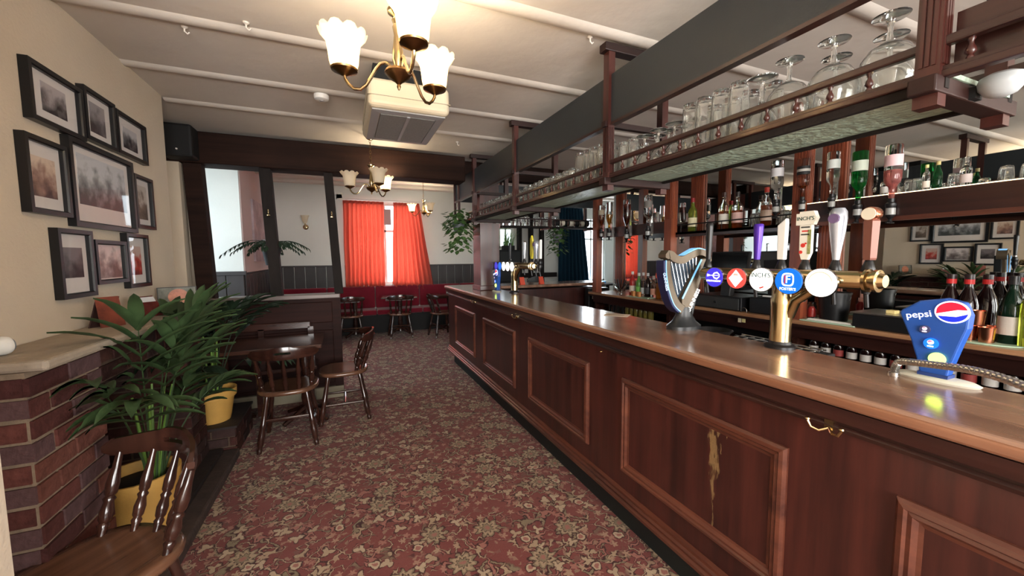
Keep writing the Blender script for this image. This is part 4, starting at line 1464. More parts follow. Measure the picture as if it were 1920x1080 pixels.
def glass(kind, x_, y_, z_, label, group, s=1.):
    o = obj(NAME[kind], GM[kind], None)
    o.location = (x_, y_, z_)
    o.rotation_euler = (0, 0, rg.uniform(0, 6))
    o.scale = (s, s, s)
    return tag(o, label, 'glass', group)


ZG = ZS + .0045


def row(kind, ys, rowname, where, s=1.):
    xx = {'front': 1.462, 'rear': 1.585}[rowname]
    for i, y in enumerate(ys):
        xj = xx + rg.uniform(-.006, .006)
        glass(kind, xj, y, ZG, 'clear upside-down %s, %s in the %s row %s' % (NAME[kind].replace('_', ' '), ORD[i], rowname, where), 'glasses on the bar gantry', s)


row('goblet', [.645, .785, .92], 'front', 'from the near gantry post', 1.13)
row('goblet', [.70, .845], 'rear', 'from the near gantry post', 1.13)
row('wine', [1.02], 'front', 'between balloon glasses and highballs', 1.5)
row('highball', [1.11, 1.19, 1.27, 1.345], 'front', 'after the balloon glasses')
row('highball', [1.06, 1.15, 1.235, 1.32], 'rear', 'after the balloon glasses')
row('wine', [1.44, 1.545, 1.65], 'front', 'before the second gantry post', 1.25)
row('wine', [1.42, 1.51, 1.60, 1.69], 'rear', 'before the second gantry post', 1.45)
row('highball', [1.735, 1.808], 'front', 'next to the second gantry post', .8)
row('highball', [1.78, 1.86], 'rear', 'next to the second gantry post', .8)
row('highball', [1.935, 2.01, 2.085, 2.16, 2.235], 'front', 'just beyond the second gantry post')
row('highball', [1.96, 2.04, 2.12, 2.2], 'rear', 'just beyond the second gantry post')
row('tumbler', [2.33 + i * .092 for i in range(9)], 'front', 'up to the third gantry post')
row('tumbler', [2.36 + i * .098 for i in range(8)], 'rear', 'up to the third gantry post')
row('tumbler', [3.25 + i * .089 for i in range(12)], 'front', 'beyond the third gantry post')
row('tumbler', [3.28 + i * .1 for i in range(10)], 'rear', 'beyond the third gantry post')
for i in range(8):
    xx = 2.36 + i * .088 + (.06 if i > 2 else 0)
    glass('tumbler', xx, 5.34, 1.956, 'clear tumbler, %s from the left on the far return shelf' % ORD[i], 'glasses on the return shelf')
r = thing('striped_tray', 'black and white striped cloth roll on the far return shelf', 'cloth', (3.3, 5.32, 1.957))
for i in range(7):
    x0 = 2.98 + i * .09
    MB().turned((x0, 5.33, 2.02), (x0 + .09, 5.33, 2.02), [(0, .05), (1, .05)], 12).build('stripe', M('stripe_white', (206, 200, 184), .8) if i % 2 else BLACKM, r, smooth=True)

# ------------------------------------------------------------------ TAPS
def disc(name, c, r_, m, parent, nx=(-1, 0, 0), d=.006, n=28, dome=.3):
    c, nx = Vector(c), Vector(nx).normalized()
    return MB().turned(c, c + nx * d, [(0, r_), (.6, r_), (1, r_ * (1 - .05 * dome))], n).build(name, m, parent, smooth=True, ang=30)


def glow(name, col, s):
    return M(name, col, .3, emit=(col, s))


TXW = glow('lit_white', (250, 250, 250), 1.0)


def tap_font(y0, label, badges, handles, xb=1.715, yb0=1.45, yb1=.70, end_right=True):
    r = thing('tap_font', label, 'beer taps', (xb, y0, 1.1))
    zt = 1.405
    MB().lathe((xb, y0, 1.1), [(.058, 0), (.058, .010), (.044, .018), (.040, .03)], 28).build('foot', BLACK, r, smooth=True)
    MB().lathe((xb, y0, 1.12), [(.040, 0), (.040, .16), (.041, .17), (.041, .19), (.037, .2), (.037, .29)], 28).build('pillar', BRASS, r, smooth=True)
    MB().tube([(xb + .004, y0 - .03, 1.24), (xb + .0, y0 - .055, 1.31), (xb, y0 - .10, 1.345), (xb, y0 - .15, 1.385)], [.02, .022, .022, .02], 12).build('brace', BRASS, r, smooth=True)
    MB().turned((xb, yb0, zt), (xb, yb1, zt), [(0, .030), (.01, .034), (.99, .034), (1, .030)], 22).build('crossbar', BRASS, r, smooth=True)
    ye = yb1
    MB().turned((xb, ye, zt), (xb, ye - .06, zt), [(0, .030), (.1, .042), (.25, .042), (.3, .032), (.5, .032), (.52, .040), (.72, .040), (.76, .028), (1, .022)], 22).build('end_fitting', BRASS, r, smooth=True)
    for (yy_, nm, fn) in badges:
        MB().turned((xb - .03, yy_, zt), (xb - .062, yy_, zt - .006), [(0, .025), (1, .03)], 16).build('badge_neck', CHROME, r, smooth=True)
        fn(r, Vector((xb - .062, yy_, zt - .012)))
    for (yy_, h, fn) in handles:
        zb = zt + .028
        hb = MB().turned((xb + .045, yy_, zb - .08), (xb + .055, yy_, zb + .045), [(0, .012), (.2, .017), (.4, .024), (.55, .018), (.65, .024), (.85, .017), (1, .011)], 12).build('tap_valve', BLACK, r, smooth=True)
        MB().tube([(xb + .048, yy_, zb - .08), (xb + .058, yy_, zb - .13)], .008, 8).build('spout', BLACK, hb, smooth=True)
        fn(r, Vector((xb + .055, yy_, zb + .045)), h)
    return r


NX = Vector((-1, 0, 0))
UXB, UYB = Vector((0, -1, 0)), Vector((0, 0, 1))


def badge(col, rr, rim=CHROME, content=None, em=.9):
    def f(r, c):
        MB().turned(c + Vector((.012, 0, 0)), c + NX * .004, [(0, rr * .9), (.5, rr * 1.06), (1, rr * 1.04)], 30).build('badge_rim', rim, r, smooth=True, ang=30)
        b = disc('badge', c + NX * .004, rr, glow('badge_%d_%d_%d' % col, col, em), r, d=.005)
        if content:
            content(b, c + NX * .0095, rr)
    return f


def c_arrow(b, c, rr):
    for s in (-1, 1):
        pts_ = [(-.15, .02 * s), (.05, .30 * s), (.42, .40 * s), (.72, .12 * s), (.72, .03 * s), (.40, .26 * s), (.10, .18 * s), (.0, .02 * s)]
        MB().prism([(a * rr, q * rr + .2 * rr) for a, q in pts_], c, UXB, UYB, NX * .0008).build('bow_mark', TXW, b)
    MB().prism([(-.72 * rr, .17 * rr), (.6 * rr, .19 * rr), (.75 * rr, .2 * rr), (.6 * rr, .24 * rr), (-.72 * rr, .25 * rr)], c, UXB, UYB, NX * .0009).build('arrow_mark', TXW, b)
    MB().prism([(-.78 * rr, .06 * rr), (-.42 * rr, .17 * rr), (-.42 * rr, .25 * rr), (-.78 * rr, .36 * rr)], c, UXB, UYB, NX * .0009).build('fletching_mark', TXW, b)
    text('lettering', 'STRONGBOW', rr * .27, TXW, b, c - UYB * rr * .38, UXB, UYB)


def c_diamond(b, c, rr):
    MB().prism([(-.78 * rr, 0), (0, -.86 * rr), (.78 * rr, 0), (0, .86 * rr)], c, UXB, UYB, NX * .0008).build('white_diamond', TXW, b)
    MB().sweep_rect(c + UYB * (.80 * rr), (UXB - UYB) * .7071, (-UXB - UYB) * .7071, NX, 1.1 * rr, 1.1 * rr, [(0, 0), (0, .0014), (.03 * rr, .0014), (.03 * rr, 0)]).build('diamond_line', glow('badge_red_mark', (222, 60, 52), .7), b)
    MB().prism([(-.3 * rr, .28 * rr), (.3 * rr, .28 * rr), (.2 * rr, .5 * rr), (-.2 * rr, .5 * rr)], c, UXB, UYB, NX * .0012).build('crest_mark', glow('badge_pink_mark', (236, 150, 140), .7), b)


def c_inch(b, c, rr):
    text('lettering', "INCH'S", rr * .56, M('ink_teal', (30, 74, 74), .5), b, c + UYB * rr * .38, UXB, UYB)
    MB().prism([(.0, -.78 * rr), (.3 * rr, -.66 * rr), (.34 * rr, -.52 * rr), (.1 * rr, -.62 * rr), (-.08 * rr, -.68 * rr)], c, UXB, UYB, NX * .0008).build('red_mark', M('ink_red', (210, 60, 50), .5), b)


def c_f(b, c, rr):
    ring = MB()
    o_ = [(.46 * rr * (abs(cos(a)) ** .6) * (1 if cos(a) > 0 else -1), .52 * rr * (abs(sin(a)) ** .6) * (1 if sin(a) > 0 else -1)) for a in [2 * pi * k / 32 for k in range(32)]]
    vs, fs = [], []
    cc = c + UYB * .12 * rr
    for sc in (1., .78):
        for a, q in o_:
            vs.append(cc + UXB * a * sc + UYB * q * sc + NX * .0012)
    fs = [(k, (k + 1) % 32, 32 + (k + 1) % 32, 32 + k) for k in range(32)]
    ring.add(vs, fs).build('ring_mark', TXW, b)
    text('lettering', 'F', rr * .85, TXW, b, cc, UXB, UYB, .0008)
    MB().prism([(-.27 * rr, -.2 * rr), (-.19 * rr, -.2 * rr), (-.19 * rr, .46 * rr), (-.27 * rr, .46 * rr)], c, UXB, UYB, NX * .0010).build('red_bar', M('ink_red', (210, 60, 50), .5), b)
    text('lettering', "FOSTER'S", rr * .30, TXW, b, c - UYB * rr * .62, UXB, UYB, .0008)


def c_plain(b, c, rr):
    for k in range(26):
        a = pi * (.08 + .84 * k / 25)
        p = c + UXB * (.76 * rr * cos(a)) + UYB * (.76 * rr * sin(a))
        MB().prism([(-.0015, -.0022), (.0015, -.0022), (.0015, .0022), (-.0015, .0022)], p, UXB * sin(a) - UYB * cos(a), UXB * cos(a) + UYB * sin(a), NX * .0006).build('rim_print', M('ink_gold', (196, 182, 140), .5), b)


def h_taper(m, r0, r1, extra=None):
    def f(r, p, h):
        o_ = MB().turned(p, p + Vector((.004, 0, h)), [(0, r0), (.03, r0 * 1.05), (.9, r1), (.97, r1), (1, r1 * .8)], 14).build('tap_handle', m, r, smooth=True)
        MB().turned(p - Vector((0, 0, .02)), p, [(0, .012), (.5, .014), (1, .011)], 12).build('handle_collar', CHROME, r, smooth=True)
        if extra:
            extra(o_, p, h)
    return f


def h_blade(r, p, h):
    MB().prism([(-.015, 0), (.015, 0), (.019, h - .02), (.017, h), (-.019, h - .03)], p + Vector((-.012, 0, 0)), UXB, UYB, (.024, 0, 0)).build('tap_handle', WHITEP, r, bevel=.004)


def h_inch(r, p, h):
    cm = M('card_white', (232, 228, 214), .5)
    o_ = MB().prism([(-.013, 0), (.013, 0), (.024, .03), (.024, h * .72), (-.024, h * .72), (-.022, .03)], p + Vector((-.010, 0, 0)), UXB, UYB, (.018, 0, 0)).build('tap_handle', cm, r, bevel=.003)
    sg = MB().prism([(-.036, h * .72), (.030, h * .72), (.040, h * .86), (.030, h), (-.022, h), (-.024, h * .96), (-.036, h * .96)], p + Vector((-.013, 0, 0)), UXB, UYB, (.024, 0, 0)).build('sign_board', cm, r)
    text('lettering', "INCH'S", .0215, M('ink_teal', (30, 74, 74), .5), sg, p + Vector((-.0138, 0, h * .85)), UXB, UYB)
    ink = M('ink_grey', (70, 70, 66), .6)
    for k, (w_, zz, m_) in enumerate(((.034, .66, ink), (.026, .58, M('ink_red', (210, 60, 50), .5)), (.032, .51, ink))):
        MB().box(p.x - .0108, p.x - .0102, p.y - w_ / 2, p.y + w_ / 2, p.z + h * zz, p.z + h * (zz + .03)).build('print_line', m_, o_)
    for (dy, zz, rr) in ((.006, .30, .009), (-.004, .34, .004), (.014, .16, .007)):
        disc('apple_mark', (p.x - .0102, p.y + dy, p.z + h * zz), rr, M('ink_red', (210, 60, 50), .5), o_, d=.0012, n=14)
    MB().box(p.x - .0108, p.x - .0102, p.y - .023, p.y - .010, p.z + h * .12, p.z + h * .62).build('leaf_print', M('ink_green', (150, 152, 96), .6, var=(80, .4)), o_)


def h_vase(r, p, h):
    o_ = MB().turned(p, p + Vector((0, 0, h)), [(0, .012), (.1, .014), (.4, .022), (.55, .026), (.8, .030), (.93, .028), (1, .020)], 18).build('tap_handle', M('silver_handle', (190, 196, 208), .25, metal=.6), r, smooth=True)
    MB().turned(p + Vector((-.024, 0, h * .80)), p + Vector((-.033, 0, h * .80)), [(0, .019), (1, .018)], 18).build('oval_badge', M('oval_purple', (112, 92, 128), .3), o_, smooth=True)


def h_copper(r, p, h):
    o_ = MB().turned(p, p + Vector((0, 0, h * .78)), [(0, .020), (.05, .022), (.95, .026), (1, .022)], 6).build('tap_handle', M('copper_handle', (118, 74, 62), .35, metal=.25), r)
    MB().turned(p + Vector((.022, 0, h * .88)), p + Vector((-.022, 0, h * .88)), [(0, .022), (.15, .026), (.85, .026), (1, .024)], 20).build('handle_head', COPPER, o_, smooth=True)
    disc('round_badge', p + Vector((-.022, 0, h * .88)), .022, M('badge_cream', (226, 216, 196), .4), o_, d=.003)


BADG = [(1.351, 'a', badge((58, 48, 190), .046, CHROME, c_arrow, .55)), (1.234, 'b', badge((226, 64, 58), .046, CHROME, c_diamond, .75)), (1.119, 'c', badge((248, 250, 246), .050, CHROME, c_inch, .7)),
        (1.005, 'd', badge((18, 96, 206), .052, CHROME, c_f, .6)), (.889, 'e', badge((250, 250, 246), .053, CHROME, c_plain, .8))]
HAND = [(1.49, .19, h_taper(BLACK, .012, .018)), (1.225, .165, h_taper(M('purple_handle', (78, 44, 160), .3, metal=.3), .013, .021)), (1.112, .18, h_blade), (1.016, .20, h_inch), (.906, .20, h_vase), (.80, .19, h_copper)]
tf = tap_font(1.07, 'brass tap font with five round lit badges and six handles nearest on the bar', BADG, HAND, yb0=1.47, yb1=.785)
dd = 2.92
BADG2 = [(4.34, 'a', badge((58, 48, 190), .046, CHROME, None, .55)), (4.22, 'b', badge((18, 96, 206), .046, CHROME, None, .6)), (4.10, 'c', badge((248, 250, 246), .050, CHROME, None, .95)),
         (3.98, 'd', badge((248, 250, 246), .050, CHROME, None, .95)), (3.86, 'e', badge((248, 250, 246), .050, CHROME, None, .95))]


def h_yellow(r, p, h):
    MB().prism([(-.014, 0), (.014, 0), (.026, .05), (.026, h * .8), (.006, h), (-.02, h * .86), (-.026, .05)], p + Vector((-.010, 0, 0)), UXB, UYB, (.02, 0, 0)).build('tap_handle', M('yellow_handle', (220, 206, 60), .4), r, bevel=.003)


HAND2 = [(4.2, .18, h_taper(BLACK, .012, .016)), (3.80, .19, h_taper(CHROME, .012, .018)), (3.62, .24, h_yellow), (3.52, .18, h_vase), (3.43, .19, h_blade)]
tf2 = tap_font(3.95, 'brass tap font with white lit badges and a yellow handle by the column', BADG2, HAND2, yb0=4.4, yb1=3.52)

# harp shaped stout tap (its broad side looks back along the bar)
hp = thing('harp_tap', 'dark gold harp shaped beer tap with white lettering on a black foot', 'beer tap', (1.70, 1.577, 1.1))
HX, HY = Vector((.985, -.17, 0)), Vector((0, 0, 1))
HN = Vector((-.17, -.985, 0))          # towards the camera side
HO = Vector((1.70, 1.577, 1.1))
HB = M('harp_bronze', (96, 84, 68), .4, metal=.3, var=(9, .15))
HBLUE = M('harp_navy', (22, 30, 74), .4)
HGLOW = glow('harp_light', (120, 186, 240), .55)
# foot
MB().lathe((1.70, 1.577, 1.1), [(.085, 0), (.085, .018), (.06, .04), (.042, .075), (.040, .12)], 26, (True, True), None, 1.25, .8).build('foot', M('black_satin', (34, 36, 38), .35), hp, smooth=True)
fk = lambda a, b: HO + HX * a + HY * b


def ribbon(name, pts_, wid, m, dn, th, parent=hp, bev=.004):
    """flat bar following pts_ (a,b) with half widths, thickness th about normal offset dn"""
    n = len(pts_)
    L_, R_ = [], []
    for i, (a, b) in enumerate(pts_):
        a0, b0 = pts_[max(0, i - 1)]
        a1, b1 = pts_[min(n - 1, i + 1)]
        tx, ty = a1 - a0, b1 - b0
        l_ = sqrt(tx * tx + ty * ty)
        nx_, ny_ = -ty / l_, tx / l_
        w_ = wid[i] if isinstance(wid, (list, tuple)) else wid
        L_.append((a + nx_ * w_, b + ny_ * w_))
        R_.append((a - nx_ * w_, b - ny_ * w_))
    vs, fs = [], []
    for i in range(n):
        for (q, d) in ((L_[i], dn - th / 2), (R_[i], dn - th / 2), (R_[i], dn + th / 2), (L_[i], dn + th / 2)):
            vs.append(fk(*q) + HN * d)
    for i in range(n - 1):
        for k in range(4):
            j = (k + 1) % 4
            fs.append((i * 4 + k, i * 4 + j, (i + 1) * 4 + j, (i + 1) * 4 + k))
    fs += [(0, 1, 2, 3), tuple((n - 1) * 4 + k for k in (3, 2, 1, 0))]
    return MB().add(vs, fs).build(name, m, parent, smooth=True, ang=40, bevel=bev)


def smoothpts(cp, n=20):
    out = []
    m_ = len(cp)
    for i in range(n + 1):
        t_ = i / n * (m_ - 1)
        k_ = min(int(t_), m_ - 2)
        u = t_ - k_
        p0, p1_, p2_, p3 = cp[max(k_ - 1, 0)], cp[k_], cp[k_ + 1], cp[min(k_ + 2, m_ - 1)]
        out.append(tuple(.5 * ((2 * p1_[q]) + (-p0[q] + p2_[q]) * u + (2 * p0[q] - 5 * p1_[q] + 4 * p2_[q] - p3[q]) * u * u + (-p0[q] + 3 * p1_[q] - 3 * p2_[q] + p3[q]) * u ** 3) for q in range(2)))
    return out


front = smoothpts([(-.128, .375), (-.125, .31), (-.105, .22), (-.068, .14), (-.025, .105)])
ribbon('fore_pillar', front, [.016 + .010 * i / 20 for i in range(21)], HB, .0, .062)
side_strip = smoothpts([(-.150, .375), (-.147, .31), (-.129, .22), (-.095, .135), (-.055, .095)])
ribbon('navy_strip', side_strip, .007, HBLUE, .0, .07)
ribbon('light_line', smoothpts([(-.1415, .375), (-.139, .31), (-.121, .22), (-.087, .138), (-.046, .098)]), .0022, HGLOW, .033, .004, bev=0)
neck = smoothpts([(-.135, .385), (-.118, .408), (-.085, .385), (-.04, .375), (.01, .398), (.06, .418), (.105, .408), (.125, .380), (.118, .352), (.100, .350)])
ribbon('harp_neck', neck, [.010, .018, .022, .022, .021, .020, .020, .020, .019, .018, .017, .017, .016, .016, .015, .015, .014, .013, .012, .011, .009], HB, 0, .066)
ribbon('neck_light', smoothpts([(-.03, .396), (.01, .418), (.06, .438), (.105, .428)]), .003, HGLOW, .0, .05, bev=0)
# sound box: tapering board from top right to bottom
MB().prism([(.125, .385), (.085, .385), (-.035, .165), (-.03, .105), (.015, .075), (.045, .16)], HO - HN * .03, HX, HY, HN * .058).build('sound_box', HB, hp, bevel=.006)
MB().prism([(.130, .372), (.118, .38), (.04, .155), (.012, .08), (.055, .06), (.11, .30)], HO - HN * .045, HX, HY, HN * .05).build('back_shell', M('black_satin', (34, 36, 38), .35), hp, bevel=.008)
ribbon('sound_box_light', [(.078, .378), (-.034, .168)], .004, HGLOW, .030, .004, bev=0)
MB().prism([(-.115, .375), (.08, .385), (-.035, .165), (-.06, .165)], HO - HN * .012, HX, HY, HN * .004).build('string_back', M('harp_back', (62, 78, 94), .5), hp)
for k in range(8):
    t_ = k / 7
    a0, b0 = -.092 + .155 * t_, .372 + .018 * t_
    a1, b1 = -.046 + .108 * t_, .19 + .155 * t_
    MB().tube([fk(a0, b0) + HN * .006, fk(a1, b1) + HN * .006], .0028, 6).build('string', CHROME, hp, smooth=True)
dirv = (Vector((.062, .20)) - Vector((.012, .085)))
ux_ = (HX * .45 + HY * .89).normalized()
uy_ = (-HX * .89 + HY * .45).normalized()
text('lettering', 'GUINNESS', .030, TXW, hp, fk(.036, .155) + HN * .0295, ux_, uy_, .001)
uxs = (HX * -.42 + HY * .90).normalized()
text('lettering', 'GUINNESS', .020, glow('lit_pale_blue', (180, 205, 235), .6), hp, fk(-.1385, .245) - HX * .006 + HN * .0, uxs * 1.0, HN * -1.0, .002) if False else None
text('lettering', 'GUINNESS', .021, glow('lit_pale_blue', (180, 205, 235), .6), hp, fk(-.1435, .262) + HN * .0358, (HX * .22 - HY * .975).normalized(), (HX * .975 + HY * .22).normalized(), .0008)

# cola tower
def cola(label, y0, hose=True, x0=1.70, s=1.):
    r = thing('soft_drink_tap', label, 'drinks tap', (x0, y0, 1.1))
    MB().lathe((x0, y0, 1.1), [(.055, 0), (.058, .006), (.050, .013)], 30, (True, True), None, .72, 1.75).build('base_plate', M('pale_base', (206, 204, 190), .4), r, smooth=True)
    BL = M('tower_blue', (34, 78, 158), .35)
    # y runs to the right in front view when y decreases
    o_ = [(-.033, .012), (.028, .012), (.034, .05), (.050, .12), (.064, .175), (.066, .215), (.052, .252), (.01, .262), (-.045, .25), (-.088, .215), (-.092, .205), (-.060, .12), (-.040, .05)]
    MB().prism(o_, (x0 - .012, y0, 1.1), UXB, UYB, (.040, 0, 0)).build('tower', BL, r, bevel=.005)
    MB().prism([(-.037, .010), (.032, .010), (.033, .024), (-.037, .024)], (x0 - .016, y0, 1.1), UXB, UYB, (.048, 0, 0)).build('collar', M('tower_navy', (40, 62, 120), .4), r)
    xf = x0 - .0125
    # globe emblem
    gc = Vector((xf, y0 - .030, 1.1 + .222))
    ell = lambda k_, n_, ra, rb: (ra * cos(2 * pi * k_ / n_), rb * sin(2 * pi * k_ / n_))
    e = MB().prism([ell(k_, 40, .038, .034) for k_ in range(40)], gc, UXB, UYB, NX * .003).build('emblem', glow('emblem_white', (240, 226, 250), 1.0), r)
    top = [(-.034, -.008)] + [(.034 * cos(a), .0300 * sin(a)) for a in [pi - .25 - k_ * (pi - .55) / 18 for k_ in range(19)]] + [(.012, .008)]
    MB().prism(top, gc + NX * .003, UXB, UYB, NX * .0012).build('emblem_red', glow('emblem_red', (226, 24, 48), .7), e)
    bot = [(-.030, -.014)] + [(.034 * cos(a), .0300 * sin(a)) for a in [pi + .55 + k_ * (pi - .62) / 18 for k_ in range(19)]] + [(.010, -.013)]
    MB().prism(bot, gc + NX * .003, UXB, UYB, NX * .0012).build('emblem_blue', glow('emblem_blue', (24, 40, 190), .7), e)
    ux = (UXB * .97 + UYB * .22).normalized()
    text('lettering', 'pepsi', .030, glow('lit_lettering', (225, 225, 235), .8), r, Vector((xf - .0008, y0 + .045, 1.1 + .205)), ux, NX.cross(ux) * -1 if False else (UYB * .97 - UXB * .22).normalized(), .001)
    for (dy, dz, rr, col, em, nm) in ((.026, .160, .0125, (60, 62, 92), .25, 'dark'), (.010, .118, .017, (20, 100, 226), .8, 'blue'), (-.006, .072, .0195, (206, 240, 90), 2.6, 'lime')):
        b = disc('button', (xf, y0 + dy, 1.1 + dz), rr, glow('button_' + nm, col, em), r, d=.006)
        c_ = Vector((xf - .0062, y0 + dy, 1.1 + dz))
        if nm != 'lime':
            MB().prism([ell(k_, 20, rr * .45, rr * .42) for k_ in range(20)], c_ + UYB * rr * .25, UXB, UYB, NX * .0008).build('button_emblem', glow('emblem_white', (240, 226, 250), 1.0), b)
            MB().prism([(-rr * .42, rr * .22), (rr * .25, rr * .40), (rr * .1, rr * .6), (-rr * .25, rr * .56)], c_ + NX * .001, UXB, UYB, NX * .0006).build('button_red', glow('emblem_pink', (226, 70, 110), .7), b)
            MB().box(c_.x - .0008, c_.x, c_.y - rr * .42, c_.y + rr * .42, c_.z - rr * .62, c_.z - rr * .38).build('button_print', glow('emblem_white', (240, 226, 250), 1.0), b)
    return r


cola('blue fan shaped soft drink tap with round lit buttons at the near end', .580)
cola('small blue soft drink tap next to the column', 4.20, x0=1.60)
# drinks gun hose
hs_ = thing('drinks_hose', 'ribbed steel hose curving in front of the blue soft drink tap', 'hose', (1.68, .66, 1.1))
cp = [(1.672, .668, 1.100), (1.668, .664, 1.125), (1.655, .648, 1.148), (1.628, .600, 1.160), (1.60, .545, 1.170), (1.56, .475, 1.182), (1.52, .41, 1.186), (1.47, .345, 1.182), (1.42, .28, 1.165), (1.38, .21, 1.13), (1.36, .16, 1.104)]


def cr3(cp, n):
    o_ = []
    for i in range(n + 1):
        t_ = i / n * (len(cp) - 1)
        k_ = min(int(t_), len(cp) - 2)
        u = t_ - k_
        P = [Vector(cp[min(max(k_ + q, 0), len(cp) - 1)]) for q in (-1, 0, 1, 2)]
        o_.append(.5 * (2 * P[1] + (P[2] - P[0]) * u + (2 * P[0] - 5 * P[1] + 4 * P[2] - P[3]) * u * u + (3 * P[1] - P[0] - 3 * P[2] + P[3]) * u ** 3))
    return o_


pts_ = cr3(cp, 220)
MB().tube(pts_, [.0084 + .0030 * (1 if (i % 4) < 2 else 0) for i in range(len(pts_))], 12).build('ribbed_hose', STEEL, hs_, smooth=True, ang=60)
MB().lathe((1.672, .668, 1.1), [(.016, 0), (.016, .006), (.011, .01)], 16).build('ferrule', CHROME, hs_, smooth=True)
# ------------------------------------------------------------------ BACK BAR
XM, XP = 3.742, 3.33          # mirror plane, front posts
PYS = (4.67, 3.305, 1.955, .55, -.9)
bb = thing('back_bar', 'tall mahogany back bar with posts, shelves and cupboards below', 'back bar', (3.5, 2.0, 0))
for i, y in enumerate(PYS):
    mb = MB().box(XP - .045, XP + .045, y - .05, y + .05, .985, 2.70)
    for q in (-.03, -.01, .01, .03):
        mb.box(XP - .050, XP - .045, y + q - .006, y + q + .006, 1.9, 2.7)
        mb.box(XP + q - .006, XP + q + .006, y - .055, y - .05, 1.9, 2.7)
    mb.build('front_post', CEDAR if i < 3 else MAHOG, bb)
    mb = MB().box(XM - .03, XM - .004, y - .085, y + .085, .985, 2.70)
    for q in (-.06, -.036, -.012, .012, .036, .06):
        mb.box(XM - .036, XM - .03, y + q - .007, y + q + .007, .99, 2.7)
    mb.build('pilaster', CEDAR, bb)
# upper shelves: bay right (deep fascia with lit edge), middle (thin plank), left (optic board)
MB().box(XP - .03, XM - .005, -.9, 1.90, 1.872, 1.892).build('upper_shelf', MAHOG_Y, bb)
MB().box(XP - .032, XP - .008, -.9, 1.90, 1.745, 1.890).build('shelf_fascia', MAHOG_Y, bb)
MB().box(XP - .034, XP - .002, -.9, 1.90, 1.716, 1.745).build('fascia_strip', OAKM, bb)
MB().box(XP - .036, XP - .030, -.9, 1.90, 1.888, 1.8925).build('shelf_light', glow('led_warm', (255, 226, 180), 2.2), bb)
MB().box(XP + .02, XM - .005, 2.01, 3.25, 1.728, 1.752).build('upper_shelf', MAHOG_Y, bb)
MB().box(XP + .02, XP + .045, 2.01, 3.25, 1.70, 1.752).build('shelf_fascia', MAHOG_Y, bb)
MB().tube([(XP + .04, 2.01, 1.83), (XP + .04, 3.25, 1.83)], .006, 8).build('shelf_rail', BLACKM, bb)
for y in (2.1, 2.4, 2.7, 3.0, 3.2):
    MB().tube([(XP + .04, y, 1.75), (XP + .04, y, 1.83)], .004, 6).build('rail_pin', BLACKM, bb)
MB().box(XP - .005, XP + .02, 3.36, 4.62, 1.755, 1.885).build('optic_board', MAHOG_Y, bb)
MB().box(XP + .02, XM - .005, 3.36, 4.62, 1.862, 1.885).build('upper_shelf', MAHOG_Y, bb)
# cupboards, undershelf
MB().box(XP - .03, XM, -.9, 4.72, .84, .955).build('apron', MAHOG_Y, bb)
MB().box(XM - .03, XM, -.9, 4.72, 0, .86).build('back_panel', BLACKM, bb)
MB().box(XP, XM, -.9, 4.72, .68, .70).build('under_shelf', DKWOOD, bb)
MB().box(XP, XM, -.9, 4.72, 0, .12).build('plinth', BLACKM, bb)
for y in (-.9, .55, 1.955, 3.305, 4.69):
    MB().box(XP - .01, XM, y - .02, y + .02, .12, .86).build('partition', DKWOOD, bb)
bt2 = thing('back_counter', 'pale edged wooden worktop along the back bar', 'worktop', (3.5, 2, .955))
MB().box(3.24, XM - .004, -.95, 4.76, .955, .985).build('worktop', wood('back_counter_wood', (140, 98, 68), (190, 146, 108), .35, 'Y', .6, coat=.3), bt2, bevel=.006)
MB().box(3.236, 3.262, -.95, 4.76, .935, .957).build('edge_strip', MAHOG_Y, bt2)
# mirrors
bays = ((4.585, 3.39, 'left'), (3.22, 2.04, 'middle'), (1.87, .635, 'right'), (.465, -.815, 'near'))
for (a, b, nm) in bays:
    lab = {'left': 'tall mirror behind the optics by the far window', 'middle': 'tall mirror behind the upright whisky bottles and tills',
           'right': 'tall mirror reflecting the framed pictures, behind the gin optics', 'near': 'tall mirror at the near end of the back bar'}[nm]
    r = thing('bar_mirror', lab, 'mirror', (XM, (a + b) / 2, 1.0))
    MB().box(XM, XM + .006, b - .1, a + .1, .985, 2.70).build('mirror_glass', MIRROR, r)
    MB().box(XM - .008, XM, b - .02, a + .02, 2.66, 2.69).build('top_bead', MAHOG_Y, r)

# ------------------------------------------------------------------ BOTTLES
def bottle_prof(kind):
    if kind == 'spirit':
        return [(.034, 0), (.037, .004), (.0375, .17), (.034, .195), (.016, .225), (.0135, .24), (.0135, .285), (.015, .288), (.015, .297)]
    if kind == 'square':
        return [(.036, 0), (.040, .004), (.040, .165), (.036, .185), (.017, .205), (.014, .215), (.014, .262), (.016, .265), (.016, .285)]
    if kind == 'tall':
        return [(.031, 0), (.034, .005), (.034, .20), (.030, .225), (.015, .25), (.0125, .26), (.0125, .305), (.0145, .308), (.0145, .32)]
    if kind == 'wine':
        return [(.034, 0), (.037, .004), (.037, .16), (.030, .195), (.016, .235), (.0135, .25), (.0135, .285), (.015, .288), (.015, .30)]
    return [(.027, 0), (.029, .004), (.029, .085), (.024, .11), (.0135, .145), (.011, .16), (.011, .185), (.0125, .187), (.0125, .195)]


def inner(pr, t=.002):
    return [(max(.0008, r_ - t), z_ + (t if i == 0 else 0)) for i, (r_, z_) in enumerate(pr)]


LQ = {}


def liquid_mat(col, clear=False):
    k = 'liquid_%d_%d_%d' % col
    return M(k, col, .05, trans=.75, ior=1.33) if not clear else GLASS


